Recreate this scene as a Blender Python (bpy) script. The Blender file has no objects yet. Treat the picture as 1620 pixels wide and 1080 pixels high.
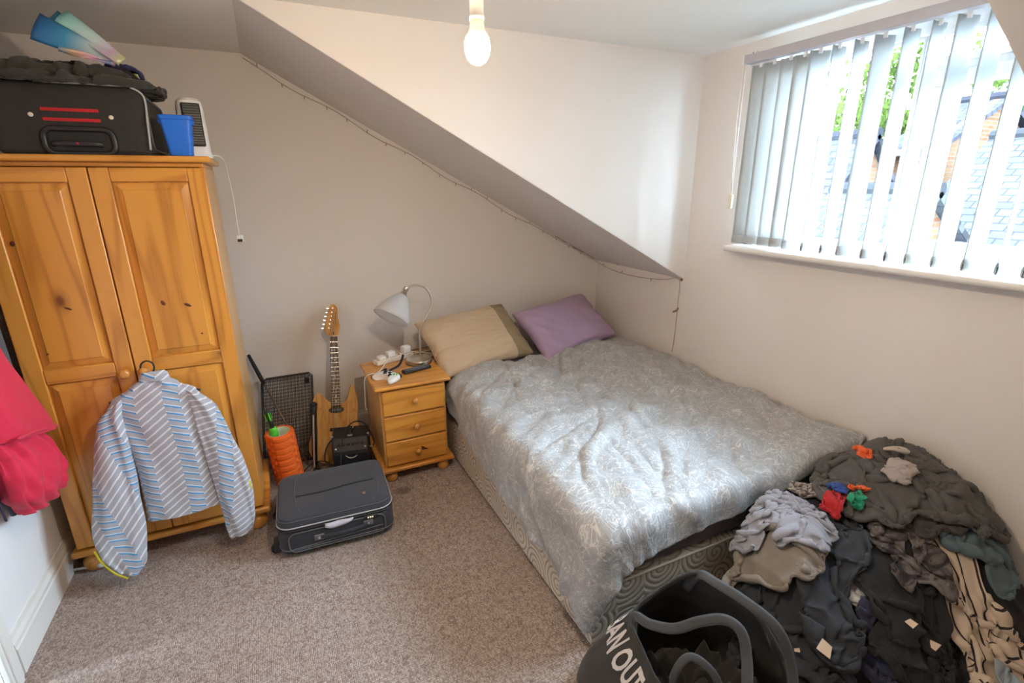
import bpy, bmesh, math, random
import numpy as np
from mathutils import Vector, Matrix, Euler, noise as mnoise

PI = math.pi
S = bpy.context.scene
COL = S.collection

# ------------------------------------------------------------------ camera
cam = bpy.data.cameras.new('camera')
cam.sensor_width = 36.0
cam.lens = 801.13 / 1620 * 36
cam.clip_start = 0.03
cam.clip_end = 200
camo = bpy.data.objects.new('camera', cam)
COL.objects.link(camo)
_p, _y, _r = 0.3007, 0.4423, -0.008
_fw = Vector((math.sin(_y) * math.cos(_p), math.cos(_y) * math.cos(_p), -math.sin(_p)))
_rt = Vector((math.cos(_y), -math.sin(_y), 0))
_up = _rt.cross(_fw)
_rt2 = _rt * math.cos(_r) + _up * math.sin(_r)
_up2 = _up * math.cos(_r) - _rt * math.sin(_r)
camo.matrix_world = Matrix(((_rt2.x, _up2.x, -_fw.x, 0), (_rt2.y, _up2.y, -_fw.y, 0),
                            (_rt2.z, _up2.z, -_fw.z, 1.62), (0, 0, 0, 1)))
S.camera = camo

# ------------------------------------------------------------------ light
SKY_STRENGTH = 44.0
BULB_STRENGTH = 560.0
world = bpy.data.worlds.new('overcast_sky')
S.world = world
world.use_nodes = True
_bg = world.node_tree.nodes['Background']
_bg.inputs['Color'].default_value = (0.62, 0.80, 1.0, 1)
_bg.inputs['Strength'].default_value = SKY_STRENGTH
S.view_settings.view_transform = 'Standard'
S.view_settings.look = 'None'
S.view_settings.gamma = 1.0
S.view_settings.use_curve_mapping = False
S.view_settings.exposure = 1.02
_pl = bpy.data.lights.new('window_daylight_portal', 'AREA')
_pl.shape = 'RECTANGLE'
_pl.size = 1.40
_pl.size_y = 0.95
_pl.cycles.is_portal = True
_plo = bpy.data.objects.new('window_daylight_portal', _pl)
_plo.location = (2.50, 1.27, 1.74)
_plo.rotation_euler = Matrix(((0, 0, 1), (1, 0, 0), (0, 1, 0))).to_euler()   # -Z of the lamp looks to -X
COL.objects.link(_plo)

# ------------------------------------------------------------------ node helpers
def nd(nt, typ, props=None, **inp):
    n = nt.nodes.new(typ)
    for k, v in (props or {}).items():
        setattr(n, k, v)
    for k, v in inp.items():
        k = k.replace('_', ' ')
        if k.isdigit():
            s = n.inputs[int(k)]
        else:
            s = n.inputs[k]
        if isinstance(v, bpy.types.NodeSocket):
            nt.links.new(v, s)
        else:
            s.default_value = v
    return n

def math_(nt, op, a, b=0.0, c=None):
    n = nt.nodes.new('ShaderNodeMath')
    n.operation = op
    for i, v in enumerate((a, b, c)):
        if v is None:
            continue
        if isinstance(v, bpy.types.NodeSocket):
            nt.links.new(v, n.inputs[i])
        else:
            n.inputs[i].default_value = v
    return n.outputs[0]

def ramp(nt, fac, stops, interp='LINEAR'):
    n = nt.nodes.new('ShaderNodeValToRGB')
    n.color_ramp.interpolation = interp
    e = n.color_ramp.elements
    while len(e) < len(stops):
        e.new(0.5)
    for el, (p, c) in zip(e, stops):
        el.position = p
        el.color = (c[0], c[1], c[2], 1) if not isinstance(c, (int, float)) else (c, c, c, 1)
    nt.links.new(fac, n.inputs['Fac'])
    return n.outputs['Color']

def mixc(nt, fac, a, b, blend='MIX'):
    n = nt.nodes.new('ShaderNodeMix')
    n.data_type = 'RGBA'
    n.blend_type = blend
    for k, v in ((0, fac), (6, a), (7, b)):
        if isinstance(v, bpy.types.NodeSocket):
            nt.links.new(v, n.inputs[k])
        else:
            n.inputs[k].default_value = v if k == 0 else (v[0], v[1], v[2], 1)
    return n.outputs[2]

def srgb(r, g, b):
    f = lambda c: c / 255 / 12.92 if c / 255 <= 0.04045 else ((c / 255 + 0.055) / 1.055) ** 2.4
    return (f(r), f(g), f(b))

def coords(nt, kind='Object', scale=(1, 1, 1), rot=(0, 0, 0), loc=(0, 0, 0)):
    t = nt.nodes.new('ShaderNodeTexCoord')
    m = nd(nt, 'ShaderNodeMapping', Vector=t.outputs[kind])
    m.inputs['Scale'].default_value = scale
    m.inputs['Rotation'].default_value = rot
    m.inputs['Location'].default_value = loc
    return m.outputs[0]

MATS = {}
def new_mat(name, rough=0.6, metal=0.0, spec=0.5):
    m = bpy.data.materials.new(name)
    m.use_nodes = True
    nt = m.node_tree
    b = nt.nodes['Principled BSDF']
    b.inputs['Roughness'].default_value = rough
    b.inputs['Metallic'].default_value = metal
    b.inputs['Specular IOR Level'].default_value = spec
    MATS[name] = m
    return m, nt, b

def setc(nt, b, sock, name='Base Color'):
    if isinstance(sock, bpy.types.NodeSocket):
        nt.links.new(sock, b.inputs[name])
    else:
        b.inputs[name].default_value = (sock[0], sock[1], sock[2], 1)

def bump(nt, b, height, strength=0.3, dist=0.01):
    n = nd(nt, 'ShaderNodeBump', Height=height)
    n.inputs['Strength'].default_value = strength
    n.inputs['Distance'].default_value = dist
    nt.links.new(n.outputs[0], b.inputs['Normal'])

def plain(name, col, rough=0.5, metal=0.0, var=0.06, scale=40.0, bmp=0.0, spec=0.5):
    """colour with a little procedural mottling"""
    m, nt, b = new_mat(name, rough, metal, spec)
    v = coords(nt)
    n = nd(nt, 'ShaderNodeTexNoise', Vector=v, Scale=scale, Detail=3.0)
    c = mixc(nt, n.outputs['Fac'], tuple(x * (1 - var) for x in col), tuple(min(1, x * (1 + var)) for x in col))
    setc(nt, b, c)
    if bmp:
        bump(nt, b, n.outputs['Fac'], bmp, 0.004)
    return m

def fabric(name, col, rough=0.9, var=0.12, weave=900.0, bmp=0.25, sheen=0.15, col2=None, patch=6.0, fold=0.0):
    """woven cloth: fine thread relief, gentle colour wear, optional soft creases"""
    m, nt, b = new_mat(name, rough, 0, 0.25)
    v = coords(nt)
    n = nd(nt, 'ShaderNodeTexNoise', Vector=v, Scale=patch, Detail=5.0, Roughness=0.6)
    c2 = col2 or tuple(min(1, x * (1 + var)) for x in col)
    c = mixc(nt, n.outputs['Fac'], tuple(x * (1 - var) for x in col), c2)
    setc(nt, b, c)
    w = nd(nt, 'ShaderNodeTexNoise', Vector=v, Scale=weave, Detail=2.0)
    hgt = w.outputs['Fac']
    if fold:
        f = nd(nt, 'ShaderNodeTexNoise', Vector=v, Scale=14.0, Detail=4.0, Distortion=1.2)
        hgt = math_(nt, 'ADD', math_(nt, 'MULTIPLY', hgt, 0.2), math_(nt, 'MULTIPLY', f.outputs['Fac'], fold))
    bump(nt, b, hgt, bmp, 0.004 if not fold else 0.012)
    b.inputs['Sheen Weight'].default_value = sheen
    b.inputs['Sheen Roughness'].default_value = 0.6
    return m

# ------------------------------------------------------------------ object helpers
def link(o):
    COL.objects.link(o)
    return o

def tag(o, label=None, cat=None, group=None, kind=None):
    if label: o['label'] = label
    if cat: o['category'] = cat
    if group: o['group'] = group
    if kind: o['kind'] = kind
    return o

def empty(name, loc=(0, 0, 0), rot=(0, 0, 0), label=None, cat=None, group=None, kind=None):
    o = bpy.data.objects.new(name, None)
    o.empty_display_size = 0.05
    o.location = loc
    o.rotation_euler = rot
    link(o)
    return tag(o, label, cat, group, kind)

class MB:
    """collects geometry; build() links it as ONE mesh object"""
    def __init__(s):
        s.v, s.f, s.uv = [], [], None
    def add(s, vs, fs, M=None):
        o = len(s.v)
        if M is not None:
            vs = [tuple(M @ Vector(p)) for p in vs]
        s.v += [tuple(p) for p in vs]
        s.f += [tuple(i + o for i in f) for f in fs]
        return s
    def box(s, x0, x1, y0, y1, z0, z1, M=None):
        vs = [(x, y, z) for z in (z0, z1) for y in (y0, y1) for x in (x0, x1)]
        return s.add(vs, [(0, 2, 3, 1), (4, 5, 7, 6), (0, 1, 5, 4), (2, 6, 7, 3), (0, 4, 6, 2), (1, 3, 7, 5)], M)
    def prism(s, pts, y0, y1, M=None, axis='Y'):
        """polygon in XZ (axis Y), XY (axis Z) or YZ (axis X), extruded"""
        n = len(pts)
        if axis == 'Y': f = lambda p, t: (p[0], t, p[1])
        elif axis == 'Z': f = lambda p, t: (p[0], p[1], t)
        else: f = lambda p, t: (t, p[0], p[1])
        vs = [f(p, y0) for p in pts] + [f(p, y1) for p in pts]
        fs = [tuple(range(n)), tuple(range(2 * n - 1, n - 1, -1))]
        fs += [(i, i + n, (i + 1) % n + n, (i + 1) % n) for i in range(n)]
        return s.add(vs, fs, M)
    def lathe(s, prof, seg=20, M=None, cap=True):
        """(radius, z) profile spun about Z"""
        vs, fs = [], []
        for r, z in prof:
            for k in range(seg):
                a = 2 * PI * k / seg
                vs.append((r * math.cos(a), r * math.sin(a), z))
        for i in range(len(prof) - 1):
            for k in range(seg):
                k2 = (k + 1) % seg
                fs.append((i * seg + k, i * seg + k2, (i + 1) * seg + k2, (i + 1) * seg + k))
        if cap:
            fs.append(tuple(range(seg - 1, -1, -1)))
            fs.append(tuple((len(prof) - 1) * seg + k for k in range(seg)))
        return s.add(vs, fs, M)
    def tube(s, pts, r, seg=8, closed=False, flat=None, up=None):
        """swept tube; r number or list; flat=(w,h) sweeps an ellipse-like strip"""
        P = [Vector(p) for p in pts]
        n = len(P)
        rr = r if isinstance(r, (list, tuple)) else [r] * n
        vs, fs = [], []
        prev = None
        for i in range(n):
            if closed:
                t = (P[(i + 1) % n] - P[i - 1])
            else:
                t = (P[min(i + 1, n - 1)] - P[max(i - 1, 0)])
            if t.length < 1e-9: t = Vector((0, 0, 1))
            t.normalize()
            if up is not None:
                a = Vector(up)
                a = (a - t * a.dot(t))
                if a.length < 1e-5: a = t.orthogonal()
            elif prev is None:
                a = t.orthogonal()
            else:
                a = prev - t * prev.dot(t)
                if a.length < 1e-6: a = t.orthogonal()
            a.normalize(); prev = a
            b = t.cross(a)
            for k in range(seg):
                an = 2 * PI * (k + 0.5 if flat else k) / seg
                if flat:
                    o = a * (math.cos(an) * flat[1]) + b * (math.sin(an) * flat[0])
                else:
                    o = a * (math.cos(an) * rr[i]) + b * (math.sin(an) * rr[i])
                vs.append(tuple(P[i] + o))
        m = n if closed else n - 1
        for i in range(m):
            j = (i + 1) % n
            for k in range(seg):
                k2 = (k + 1) % seg
                fs.append((i * seg + k, i * seg + k2, j * seg + k2, j * seg + k))
        if not closed:
            fs.append(tuple(range(seg - 1, -1, -1)))
            fs.append(tuple((n - 1) * seg + k for k in range(seg)))
        return s.add(vs, fs)
    def grid(s, fn, nu, nv, uvs=False):
        base = len(s.v)
        vs = [fn(i / (nu - 1), j / (nv - 1)) for j in range(nv) for i in range(nu)]
        fs = [(j * nu + i, j * nu + i + 1, (j + 1) * nu + i + 1, (j + 1) * nu + i) for j in range(nv - 1) for i in range(nu - 1)]
        s.add(vs, fs)
        if uvs:
            if s.uv is None: s.uv = {}
            for j in range(nv):
                for i in range(nu):
                    s.uv[base + j * nu + i] = (i / (nu - 1), j / (nv - 1))
        return s
    def build(s, name, mat, parent=None, smooth=False, bevel=0.0, segs=2, subsurf=0, solid=0.0, loc=None, rot=None, auto=None):
        me = bpy.data.meshes.new(name)
        me.from_pydata(s.v, [], s.f)
        if s.uv is not None:
            l = me.uv_layers.new(name='UVMap')
            for lp in me.loops:
                l.data[lp.index].uv = s.uv.get(lp.vertex_index, (0, 0))
        me.validate()
        bm = bmesh.new(); bm.from_mesh(me)
        bmesh.ops.recalc_face_normals(bm, faces=bm.faces)
        bm.to_mesh(me); bm.free()
        if smooth:
            me.polygons.foreach_set('use_smooth', [True] * len(me.polygons))
        o = bpy.data.objects.new(name, me)
        if mat is not None:
            me.materials.append(MATS[mat] if isinstance(mat, str) else mat)
        link(o)
        if parent is not None: o.parent = parent
        if loc is not None: o.location = loc
        if rot is not None: o.rotation_euler = rot
        if solid:
            md = o.modifiers.new('thickness', 'SOLIDIFY'); md.thickness = solid; md.offset = 0
        if bevel:
            md = o.modifiers.new('bevel', 'BEVEL'); md.width = bevel; md.segments = segs
            md.limit_method = 'ANGLE'; md.angle_limit = math.radians(40)
            me.polygons.foreach_set('use_smooth', [True] * len(me.polygons))
            md.harden_normals = False
            if auto is None: auto = 40
        if subsurf:
            md = o.modifiers.new('subdivision', 'SUBSURF'); md.levels = subsurf; md.render_levels = subsurf
        if auto is not None:
            sharp_edges(me, auto)
        return o

def sharp_edges(me, deg):
    bm = bmesh.new(); bm.from_mesh(me)
    for e in bm.edges:
        if len(e.link_faces) == 2 and e.calc_face_angle(0) > math.radians(deg):
            e.smooth = False
    for f in bm.faces: f.smooth = True
    bm.to_mesh(me); bm.free()

def catmull(pts, n=8, closed=False):
    P = [Vector(p) for p in pts]
    out = []
    m = len(P)
    for i in range(m if closed else m - 1):
        if closed:
            p0, p1, p2, p3 = P[i - 1], P[i], P[(i + 1) % m], P[(i + 2) % m]
        else:
            p0, p1, p2, p3 = P[max(i - 1, 0)], P[i], P[i + 1], P[min(i + 2, m - 1)]
        for k in range(n):
            t = k / n
            out.append(0.5 * ((2 * p1) + (p2 - p0) * t + (2 * p0 - 5 * p1 + 4 * p2 - p3) * t * t + (3 * p1 - p0 - 3 * p2 + p3) * t ** 3))
    if not closed: out.append(P[-1])
    return out

def rot_to(direction, up=(0, 0, 1)):
    """matrix whose +Z points along direction"""
    return Vector(direction).to_track_quat('Z', 'Y').to_matrix().to_4x4()
# ------------------------------------------------------------------ materials of the room
def mk_wall(name, col, var=0.03):
    m, nt, b = new_mat(name, 0.85, 0, 0.3)
    v = coords(nt)
    n = nd(nt, 'ShaderNodeTexNoise', Vector=v, Scale=2.2, Detail=6.0, Roughness=0.6)
    setc(nt, b, mixc(nt, n.outputs['Fac'], tuple(x * (1 - var) for x in col), tuple(min(1, x * (1 + var)) for x in col)))
    n2 = nd(nt, 'ShaderNodeTexNoise', Vector=v, Scale=160.0, Detail=3.0)
    bump(nt, b, n2.outputs['Fac'], 0.08, 0.003)
mk_wall('wall_paint', (0.80, 0.745, 0.70))
mk_wall('wall_paint_daylit', (0.86, 0.85, 0.845))  # left wall only: its daylight is mixed into this whiter colour
mk_wall('slope_paint', (0.80, 0.755, 0.725))
mk_wall('ceiling_paint', (0.82, 0.79, 0.745))
plain('white_gloss', (0.84, 0.82, 0.78), 0.35, var=0.02, scale=6)
plain('window_plastic', (0.85, 0.87, 0.88), 0.3, var=0.01, scale=8)

def mk_carpet():
    m, nt, b = new_mat('carpet_loop', 1.0, 0, 0.1)
    v = coords(nt, scale=(1, 1, 1), rot=(0, 0, 0.03))
    vo = nd(nt, 'ShaderNodeTexVoronoi', Vector=coords(nt, scale=(165, 120, 165)), Scale=1.0, Randomness=0.35)
    n = nd(nt, 'ShaderNodeTexNoise', Vector=v, Scale=220.0, Detail=2.0)
    big = nd(nt, 'ShaderNodeTexNoise', Vector=v, Scale=3.0, Detail=5.0)
    fl = nd(nt, 'ShaderNodeTexNoise', Vector=v, Scale=38.0, Detail=4.0)
    wh = nd(nt, 'ShaderNodeTexWhiteNoise', Vector=vo.outputs['Position'])
    t = math_(nt, 'ADD', math_(nt, 'MULTIPLY', wh.outputs['Value'], 0.40), math_(nt, 'MULTIPLY', fl.outputs['Fac'], 0.62))
    c = ramp(nt, t, [(0.18, (0.25, 0.18, 0.155)), (0.48, (0.48, 0.385, 0.34)), (0.75, (0.62, 0.53, 0.48)), (0.95, (0.76, 0.69, 0.64))])
    d = vo.outputs['Distance']
    c = mixc(nt, math_(nt, 'MULTIPLY', math_(nt, 'GREATER_THAN', d, 0.52), 0.55), c, (0.10, 0.07, 0.055))
    c = mixc(nt, ramp(nt, big.outputs['Fac'], [(0.35, 0.0), (0.7, 0.28)]), c, (0.38, 0.295, 0.255))
    # an old round spill mark beside the bedside cabinet
    sv = nd(nt, 'ShaderNodeVectorMath', {'operation': 'DISTANCE'})
    nt.links.new(coords(nt, scale=(1, 1.25, 1)), sv.inputs[0]); sv.inputs[1].default_value = (0.49, 2.47 * 1.25, 0)
    sn = math_(nt, 'ADD', sv.outputs['Value'], math_(nt, 'MULTIPLY', nd(nt, 'ShaderNodeTexNoise', Vector=v, Scale=22.0).outputs['Fac'], 0.04))
    c = mixc(nt, ramp(nt, sn, [(0.045, 0.55), (0.085, 0.0)]), c, (0.10, 0.075, 0.06))
    setc(nt, b, c)
    hgt = math_(nt, 'SUBTRACT', 1.0, d)
    bump(nt, b, hgt, 0.9, 0.006)
mk_carpet()

def mk_pine(name, rot=(0, 0, 0), light=(0.70, 0.31, 0.050), dark=(0.40, 0.135, 0.016), knots=True, off=0.0, scl=1.0):
    """varnished orange pine; grain along local Z unless rotated"""
    m, nt, b = new_mat(name, 0.32, 0, 0.5)
    oi = nt.nodes.new('ShaderNodeObjectInfo')
    base = coords(nt, rot=rot, loc=(off, off * 0.7, 0), scale=(scl, scl, scl))
    sh = nd(nt, 'ShaderNodeVectorMath', {'operation': 'ADD'})
    sc = nd(nt, 'ShaderNodeVectorMath', {'operation': 'SCALE'})
    cx = nd(nt, 'ShaderNodeCombineXYZ', X=oi.outputs['Random'], Y=oi.outputs['Random'], Z=oi.outputs['Random'])
    nt.links.new(cx.outputs[0], sc.inputs[0]); sc.inputs['Scale'].default_value = 9.0
    nt.links.new(base, sh.inputs[0]); nt.links.new(sc.outputs[0], sh.inputs[1])
    p = sh.outputs[0]
    st = nd(nt, 'ShaderNodeMapping', Vector=p); st.inputs['Scale'].default_value = (9, 9, 0.75)
    warp = nd(nt, 'ShaderNodeTexNoise', Vector=st.outputs[0], Scale=0.55, Detail=2.0)
    wsc = nd(nt, 'ShaderNodeMapping', Vector=p); wsc.inputs['Scale'].default_value = (9, 9, 0.9)
    wave = math_(nt, 'MULTIPLY', warp.outputs['Fac'], 60.0)
    ring = math_(nt, 'MULTIPLY_ADD', math_(nt, 'SINE', wave), 0.5, 0.5)
    ring = math_(nt, 'POWER', ring, 2.2)
    fine = nd(nt, 'ShaderNodeMapping', Vector=p); fine.inputs['Scale'].default_value = (160, 160, 4)
    fn = nd(nt, 'ShaderNodeTexNoise', Vector=fine.outputs[0], Scale=1.0, Detail=3.0)
    t = math_(nt, 'ADD', math_(nt, 'MULTIPLY', ring, 0.52), math_(nt, 'MULTIPLY', fn.outputs['Fac'], 0.30))
    big = nd(nt, 'ShaderNodeTexNoise', Vector=p, Scale=1.6, Detail=2.0)
    t = math_(nt, 'ADD', t, math_(nt, 'MULTIPLY', big.outputs['Fac'], 0.12))
    mid = tuple(0.55 * a + 0.45 * c for a, c in zip(light, dark))
    c = ramp(nt, t, [(0.1, light), (0.42, tuple(0.8 * a + 0.2 * d for a, d in zip(light, mid))), (0.68, mid), (0.92, dark)])
    if knots:
        kv = nd(nt, 'ShaderNodeMapping', Vector=p); kv.inputs['Scale'].default_value = (3.2, 3.2, 1.9)
        vo = nd(nt, 'ShaderNodeTexVoronoi', Vector=kv.outputs[0], Scale=1.3, Randomness=1.0)
        wn = nd(nt, 'ShaderNodeTexWhiteNoise', Vector=vo.outputs['Position'])
        dd = math_(nt, 'ADD', vo.outputs['Distance'], math_(nt, 'MULTIPLY', math_(nt, 'GREATER_THAN', wn.outputs['Value'], 0.55), 1.0))
        c = mixc(nt, ramp(nt, dd, [(0.05, 0.9), (0.085, 0.35), (0.16, 0.0)]), c, (0.14, 0.035, 0.008))
    setc(nt, b, c)
    bump(nt, b, fn.outputs['Fac'], 0.05, 0.002)
    b.inputs['Coat Weight'].default_value = 0.25
    b.inputs['Coat Roughness'].default_value = 0.25
mk_pine('pine_vertical')
mk_pine('pine_horizontal', rot=(0, PI / 2, 0), off=3.1)
mk_pine('pine_side', light=(0.66, 0.36, 0.12), dark=(0.44, 0.20, 0.05), knots=False, off=5.0)
mk_pine('pine_knob', light=(0.62, 0.28, 0.06), knots=False, off=1.3, scl=2.0)
# ------------------------------------------------------------------ the room
D, W, ZC, XS, ZK, YD, YN, XL, YB = 3.312, 2.3135, 2.2885, 0.0, 1.0463, 2.3728, 0.399, -0.984, -1.35
SL = (ZC - ZK) / (W - XS)
def struct(name, mb, mat, label, cat, **kw):
    return tag(mb.build(name, mat, **kw), label, cat, kind='structure')

struct('floor', MB().box(XL - .12, W + .12, YB - .12, D + .12, -0.12, 0), 'carpet_loop', 'brown speckled loop-pile carpet covering the bedroom floor', 'floor')
struct('wall_back', MB().box(XL - .12, W + .12, D, D + .12, 0, 2.45), 'wall_paint', 'cream painted wall behind the guitar and the bed head', 'wall')
# left wall with a doorway
DY0, DY1, DZ = 1.09, 1.87, 1.98
lw = MB().box(XL - .12, XL, DY1, D, 0, 2.45).box(XL - .12, XL, YB, DY0, 0, 2.45).box(XL - .12, XL, DY0, DY1, DZ, 2.45)
struct('wall_left', lw, 'wall_paint_daylit', 'wall coloured paler for daylight where the red jacket hangs', 'wall')
struct('wall_rear', MB().box(XL - .12, W + .12, YB - .12, YB, 0, 2.45), 'wall_paint', 'cream wall behind the photographer', 'wall')
WY0, WY1, WZ0, WZ1 = 0.55, 1.90, 1.295, 2.205
rw = (MB().box(W, W + .16, YB, WY0, 0, 2.45).box(W, W + .16, WY1, D, 0, 2.45)
      .box(W, W + .16, WY0, WY1, 0, WZ0).box(W, W + .16, WY0, WY1, WZ1, 2.45))
struct('wall_right', rw, 'wall_paint', 'cream painted window wall running along the bed', 'wall')
# flat ceiling (main strip + dormer)
ce = MB().box(XL - .12, XS, YB - .12, D + .12, ZC, ZC + .12).box(XS, W + .16, YN, YD, ZC, ZC + .12)
struct('ceiling', ce, 'ceiling_paint', 'flat pale ceiling over the room and the dormer', 'ceiling')
def slope_piece(y0, y1):
    zb = ZC - SL * (W - XS) * 1.0
    pts = [(XS, ZC), (W + .1, ZC - SL * (W + .1 - XS)), (W + .1, ZC - SL * (W + .1 - XS) + .13), (XS, ZC + .13)]
    return MB().prism(pts, y0, y1)
sl = struct('ceiling_slope', slope_piece(YD, D + .1), 'slope_paint', 'grey sloping roof underside above the bed head', 'ceiling')
struct('ceiling_slope_near', slope_piece(YB - .1, YN), 'slope_paint', 'sloping roof underside at the top right edge', 'ceiling')
tri = [(XS, ZC), (W, ZC), (W, ZK)]
tri_in = [(XS + .20, ZC), (W, ZC), (W, ZK + .11)]
struct('wall_dormer_far', MB().prism([(XS, ZC + .002), (W + .02, ZC + .002), (W + .02, ZK - .008)], YD - .003, YD + .003), 'wall_paint', 'triangular cream dormer side wall behind the light bulb', 'wall')
struct('wall_dormer_near', MB().prism([(XS, ZC + .002), (W + .02, ZC + .002), (W + .02, ZK - .008)], YN - .003, YN + .003), 'wall_paint', 'triangular dormer side wall nearest the camera', 'wall')
# brown filler crack where the slope meets the walls
crack = MB()
def crack_run(a, b, r, n, seed):
    rnd = random.Random(seed)
    pts = []
    for i in range(n):
        t = i / (n - 1)
        pts.append(tuple(a[k] + (b[k] - a[k]) * t + rnd.uniform(-.003, .003) for k in range(3)))
    crack.tube(pts, [r * rnd.uniform(.3, 1.2) for _ in range(n)], 5)
zs = lambda x: ZC - SL * x
crack_run((1.93, D - .002, zs(1.93)), (2.30, D - .002, zs(2.30)), .0042, 18, 1)
crack_run((W - .004, 3.20, ZK + .006), (W - .004, 2.98, ZK + .006), .0042, 14, 2)
plain('filler_brown', (0.23, 0.10, 0.045), 0.9, var=.3)
crack.build('filler_crack', 'filler_brown', sl)

# skirting boards
def skirting(name, p0, p1, nrm, label, hgt=.155):
    """profile extruded between two floor points; nrm points into the room"""
    prof = [(0, 0), (.019, 0), (.019, hgt * .66), (.015, hgt * .70), (.015, hgt * .80), (.008, hgt * .90), (.006, hgt), (0, hgt)]
    m = MB()
    vs = [(p[0] + nrm[0] * q, p[1] + nrm[1] * q, z) for p in (p0, p1) for q, z in prof]
    n = len(prof)
    m.add(vs, [tuple(range(n)), tuple(range(2 * n - 1, n - 1, -1))] + [(i, (i + 1) % n, (i + 1) % n + n, i + n) for i in range(n)])
    return struct(name, m, 'white_gloss', label, 'skirting board')
skirting('baseboard_left', (XL, 1.955), (XL, D), (1, 0), 'white gloss skirting board along the left wall')
skirting('baseboard_back', (XL, D), (W, D), (0, -1), 'white skirting board behind the guitar and amplifier')
skirting('baseboard_right', (W, YB), (W, D), (-1, 0), 'white skirting board hidden behind the clothes pile')
# door casing and door in the left wall
cs = MB()
for y0, y1 in ((DY1, DY1 + .075), (DY0 - .075, DY0)):
    cs.box(XL, XL + .020, y0, y1, 0, DZ + .075)
    ym = (y0 + y1) / 2
    cs.box(XL + .018, XL + .028, ym - .022, ym + .016, 0, DZ + .05)
cs.box(XL, XL + .020, DY0, DY1, DZ, DZ + .075)
struct('trim_1', cs, 'white_gloss', 'white door casing at the bottom left edge', 'trim', bevel=.004)
dr = empty('door_1', (XL - .03, DY0, 0), label='closed white panel door beside the camera', cat='door', kind='structure')
MB().box(-.022, .022, .01, DY1 - DY0 - .01, .008, DZ - .005).build('door_leaf', 'white_gloss', dr, bevel=.002)
for z0, z1 in ((.18, .85), (1.05, 1.80)):
    for y0, y1 in ((.11, .36), (.42, .67)):
        MB().box(.020, .027, y0, y1, z0, z1).build('door_panel', 'white_gloss', dr, bevel=.006)
plain('brushed_steel', (0.62, 0.58, 0.52), 0.28, 1.0, var=.05, scale=90)
MB().lathe([(.006, 0), (.006, .03), (.024, .035), (.028, .05), (.022, .065), (0.002, .07)], 18, rot_to((1, 0, 0))).build('door_knob', 'brushed_steel', dr, smooth=True, loc=(.022, .72, 1.0))

# ------------------------------------------------------------------ window
wn = empty('window_1', (W + .10, 0, 0), label='white plastic window with fanlight and opening sash', cat='window', kind='structure')
fw = .055
fr = MB()
fr.box(-.035, .03, WY0, WY1, WZ0, WZ0 + fw).box(-.035, .03, WY0, WY1, WZ1 - fw, WZ1)
fr.box(-.035, .03, WY0, WY0 + fw, WZ0 + fw, WZ1 - fw).box(-.035, .03, WY1 - fw, WY1, WZ0 + fw, WZ1 - fw)
fr.build('window_frame', 'window_plastic', wn, bevel=.004)
ML = 1.265
MB().box(-.033, .028, ML - .028, ML + .028, WZ0 + fw, WZ1 - fw).build('mullion', 'window_plastic', wn, bevel=.004)
MB().box(-.032, .026, WY0 + fw, ML - .028, 2.005, 2.045).build('transom', 'window_plastic', wn, bevel=.004)
def sash(name, y0, y1, z0, z1, t, x0=-.05, x1=.0):
    s = MB().box(x0, x1, y0, y1, z0, z0 + t).box(x0, x1, y0, y1, z1 - t, z1).box(x0, x1, y0, y0 + t, z0 + t, z1 - t).box(x0, x1, y1 - t, y1, z0 + t, z1 - t)
    return s.build(name, 'window_plastic', wn, bevel=.004)
sa = sash('sash', WY0 + fw - .008, ML - .020, WZ0 + fw - .008, 2.012, .052)
sash('fanlight_sash', WY0 + fw - .008, ML - .020, 2.038, WZ1 - fw + .008, .026)
sash('glazing_bead', ML + .028, WY1 - fw, WZ0 + fw, WZ1 - fw, .014, -.03, -.01)
m, nt, b = new_mat('window_glass', 0.0, 0, 0.5)
nt.nodes.remove(b)
tr = nd(nt, 'ShaderNodeBsdfTransparent'); gl = nd(nt, 'ShaderNodeBsdfGlossy', Roughness=0.02)
fz = nd(nt, 'ShaderNodeLayerWeight', Blend=0.15)
sm = nd(nt, 'ShaderNodeTexNoise', Vector=coords(nt), Scale=5.0)
tr.inputs['Color'].default_value = (.95, .97, .965, 1)
mx = nd(nt, 'ShaderNodeMixShader'); nt.links.new(math_(nt, 'MULTIPLY', fz.outputs['Fresnel'], 0.5), mx.inputs[0])
nt.links.new(tr.outputs[0], mx.inputs[1]); nt.links.new(gl.outputs[0], mx.inputs[2])
nt.links.new(mx.outputs[0], nt.nodes['Material Output'].inputs['Surface'])
for y0, y1, z0, z1 in ((ML + .03, WY1 - fw, WZ0 + fw, WZ1 - fw), (WY0 + fw + .04, ML - .07, WZ0 + fw + .04, 1.962), (WY0 + fw + .015, ML - .045, 2.062, WZ1 - fw - .015)):
    MB().box(-.021, -.017, y0, y1, z0, z1).build('pane', 'window_glass', wn)
# handle on the sash stile
hd = MB().box(-.062, -.05, ML - .056, ML - .034, 1.62, 1.74).build('sash_handle', 'brushed_steel', wn, bevel=.004)
hl = MB(); hl.tube([(-.066, ML - .045, 1.70), (-.085, ML - .045, 1.70), (-.088, ML - .045, 1.67), (-.088, ML - .045, 1.58)], .008, 8)
hl.build('lever', 'brushed_steel', hd, smooth=True)
# window board
sb = MB()
prof = [(2.19, 1.279), (2.187, 1.288), (2.19, 1.298), (2.20, 1.302), (W + .07, 1.302), (W + .07, 1.288), (W - .001, 1.288), (W - .001, 1.272), (2.20, 1.272)]
sb.prism(prof, .45, 1.985)
struct('trim_2', sb, 'white_gloss', 'white rounded window board under the vertical blind', 'trim', bevel=.003)

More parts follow.
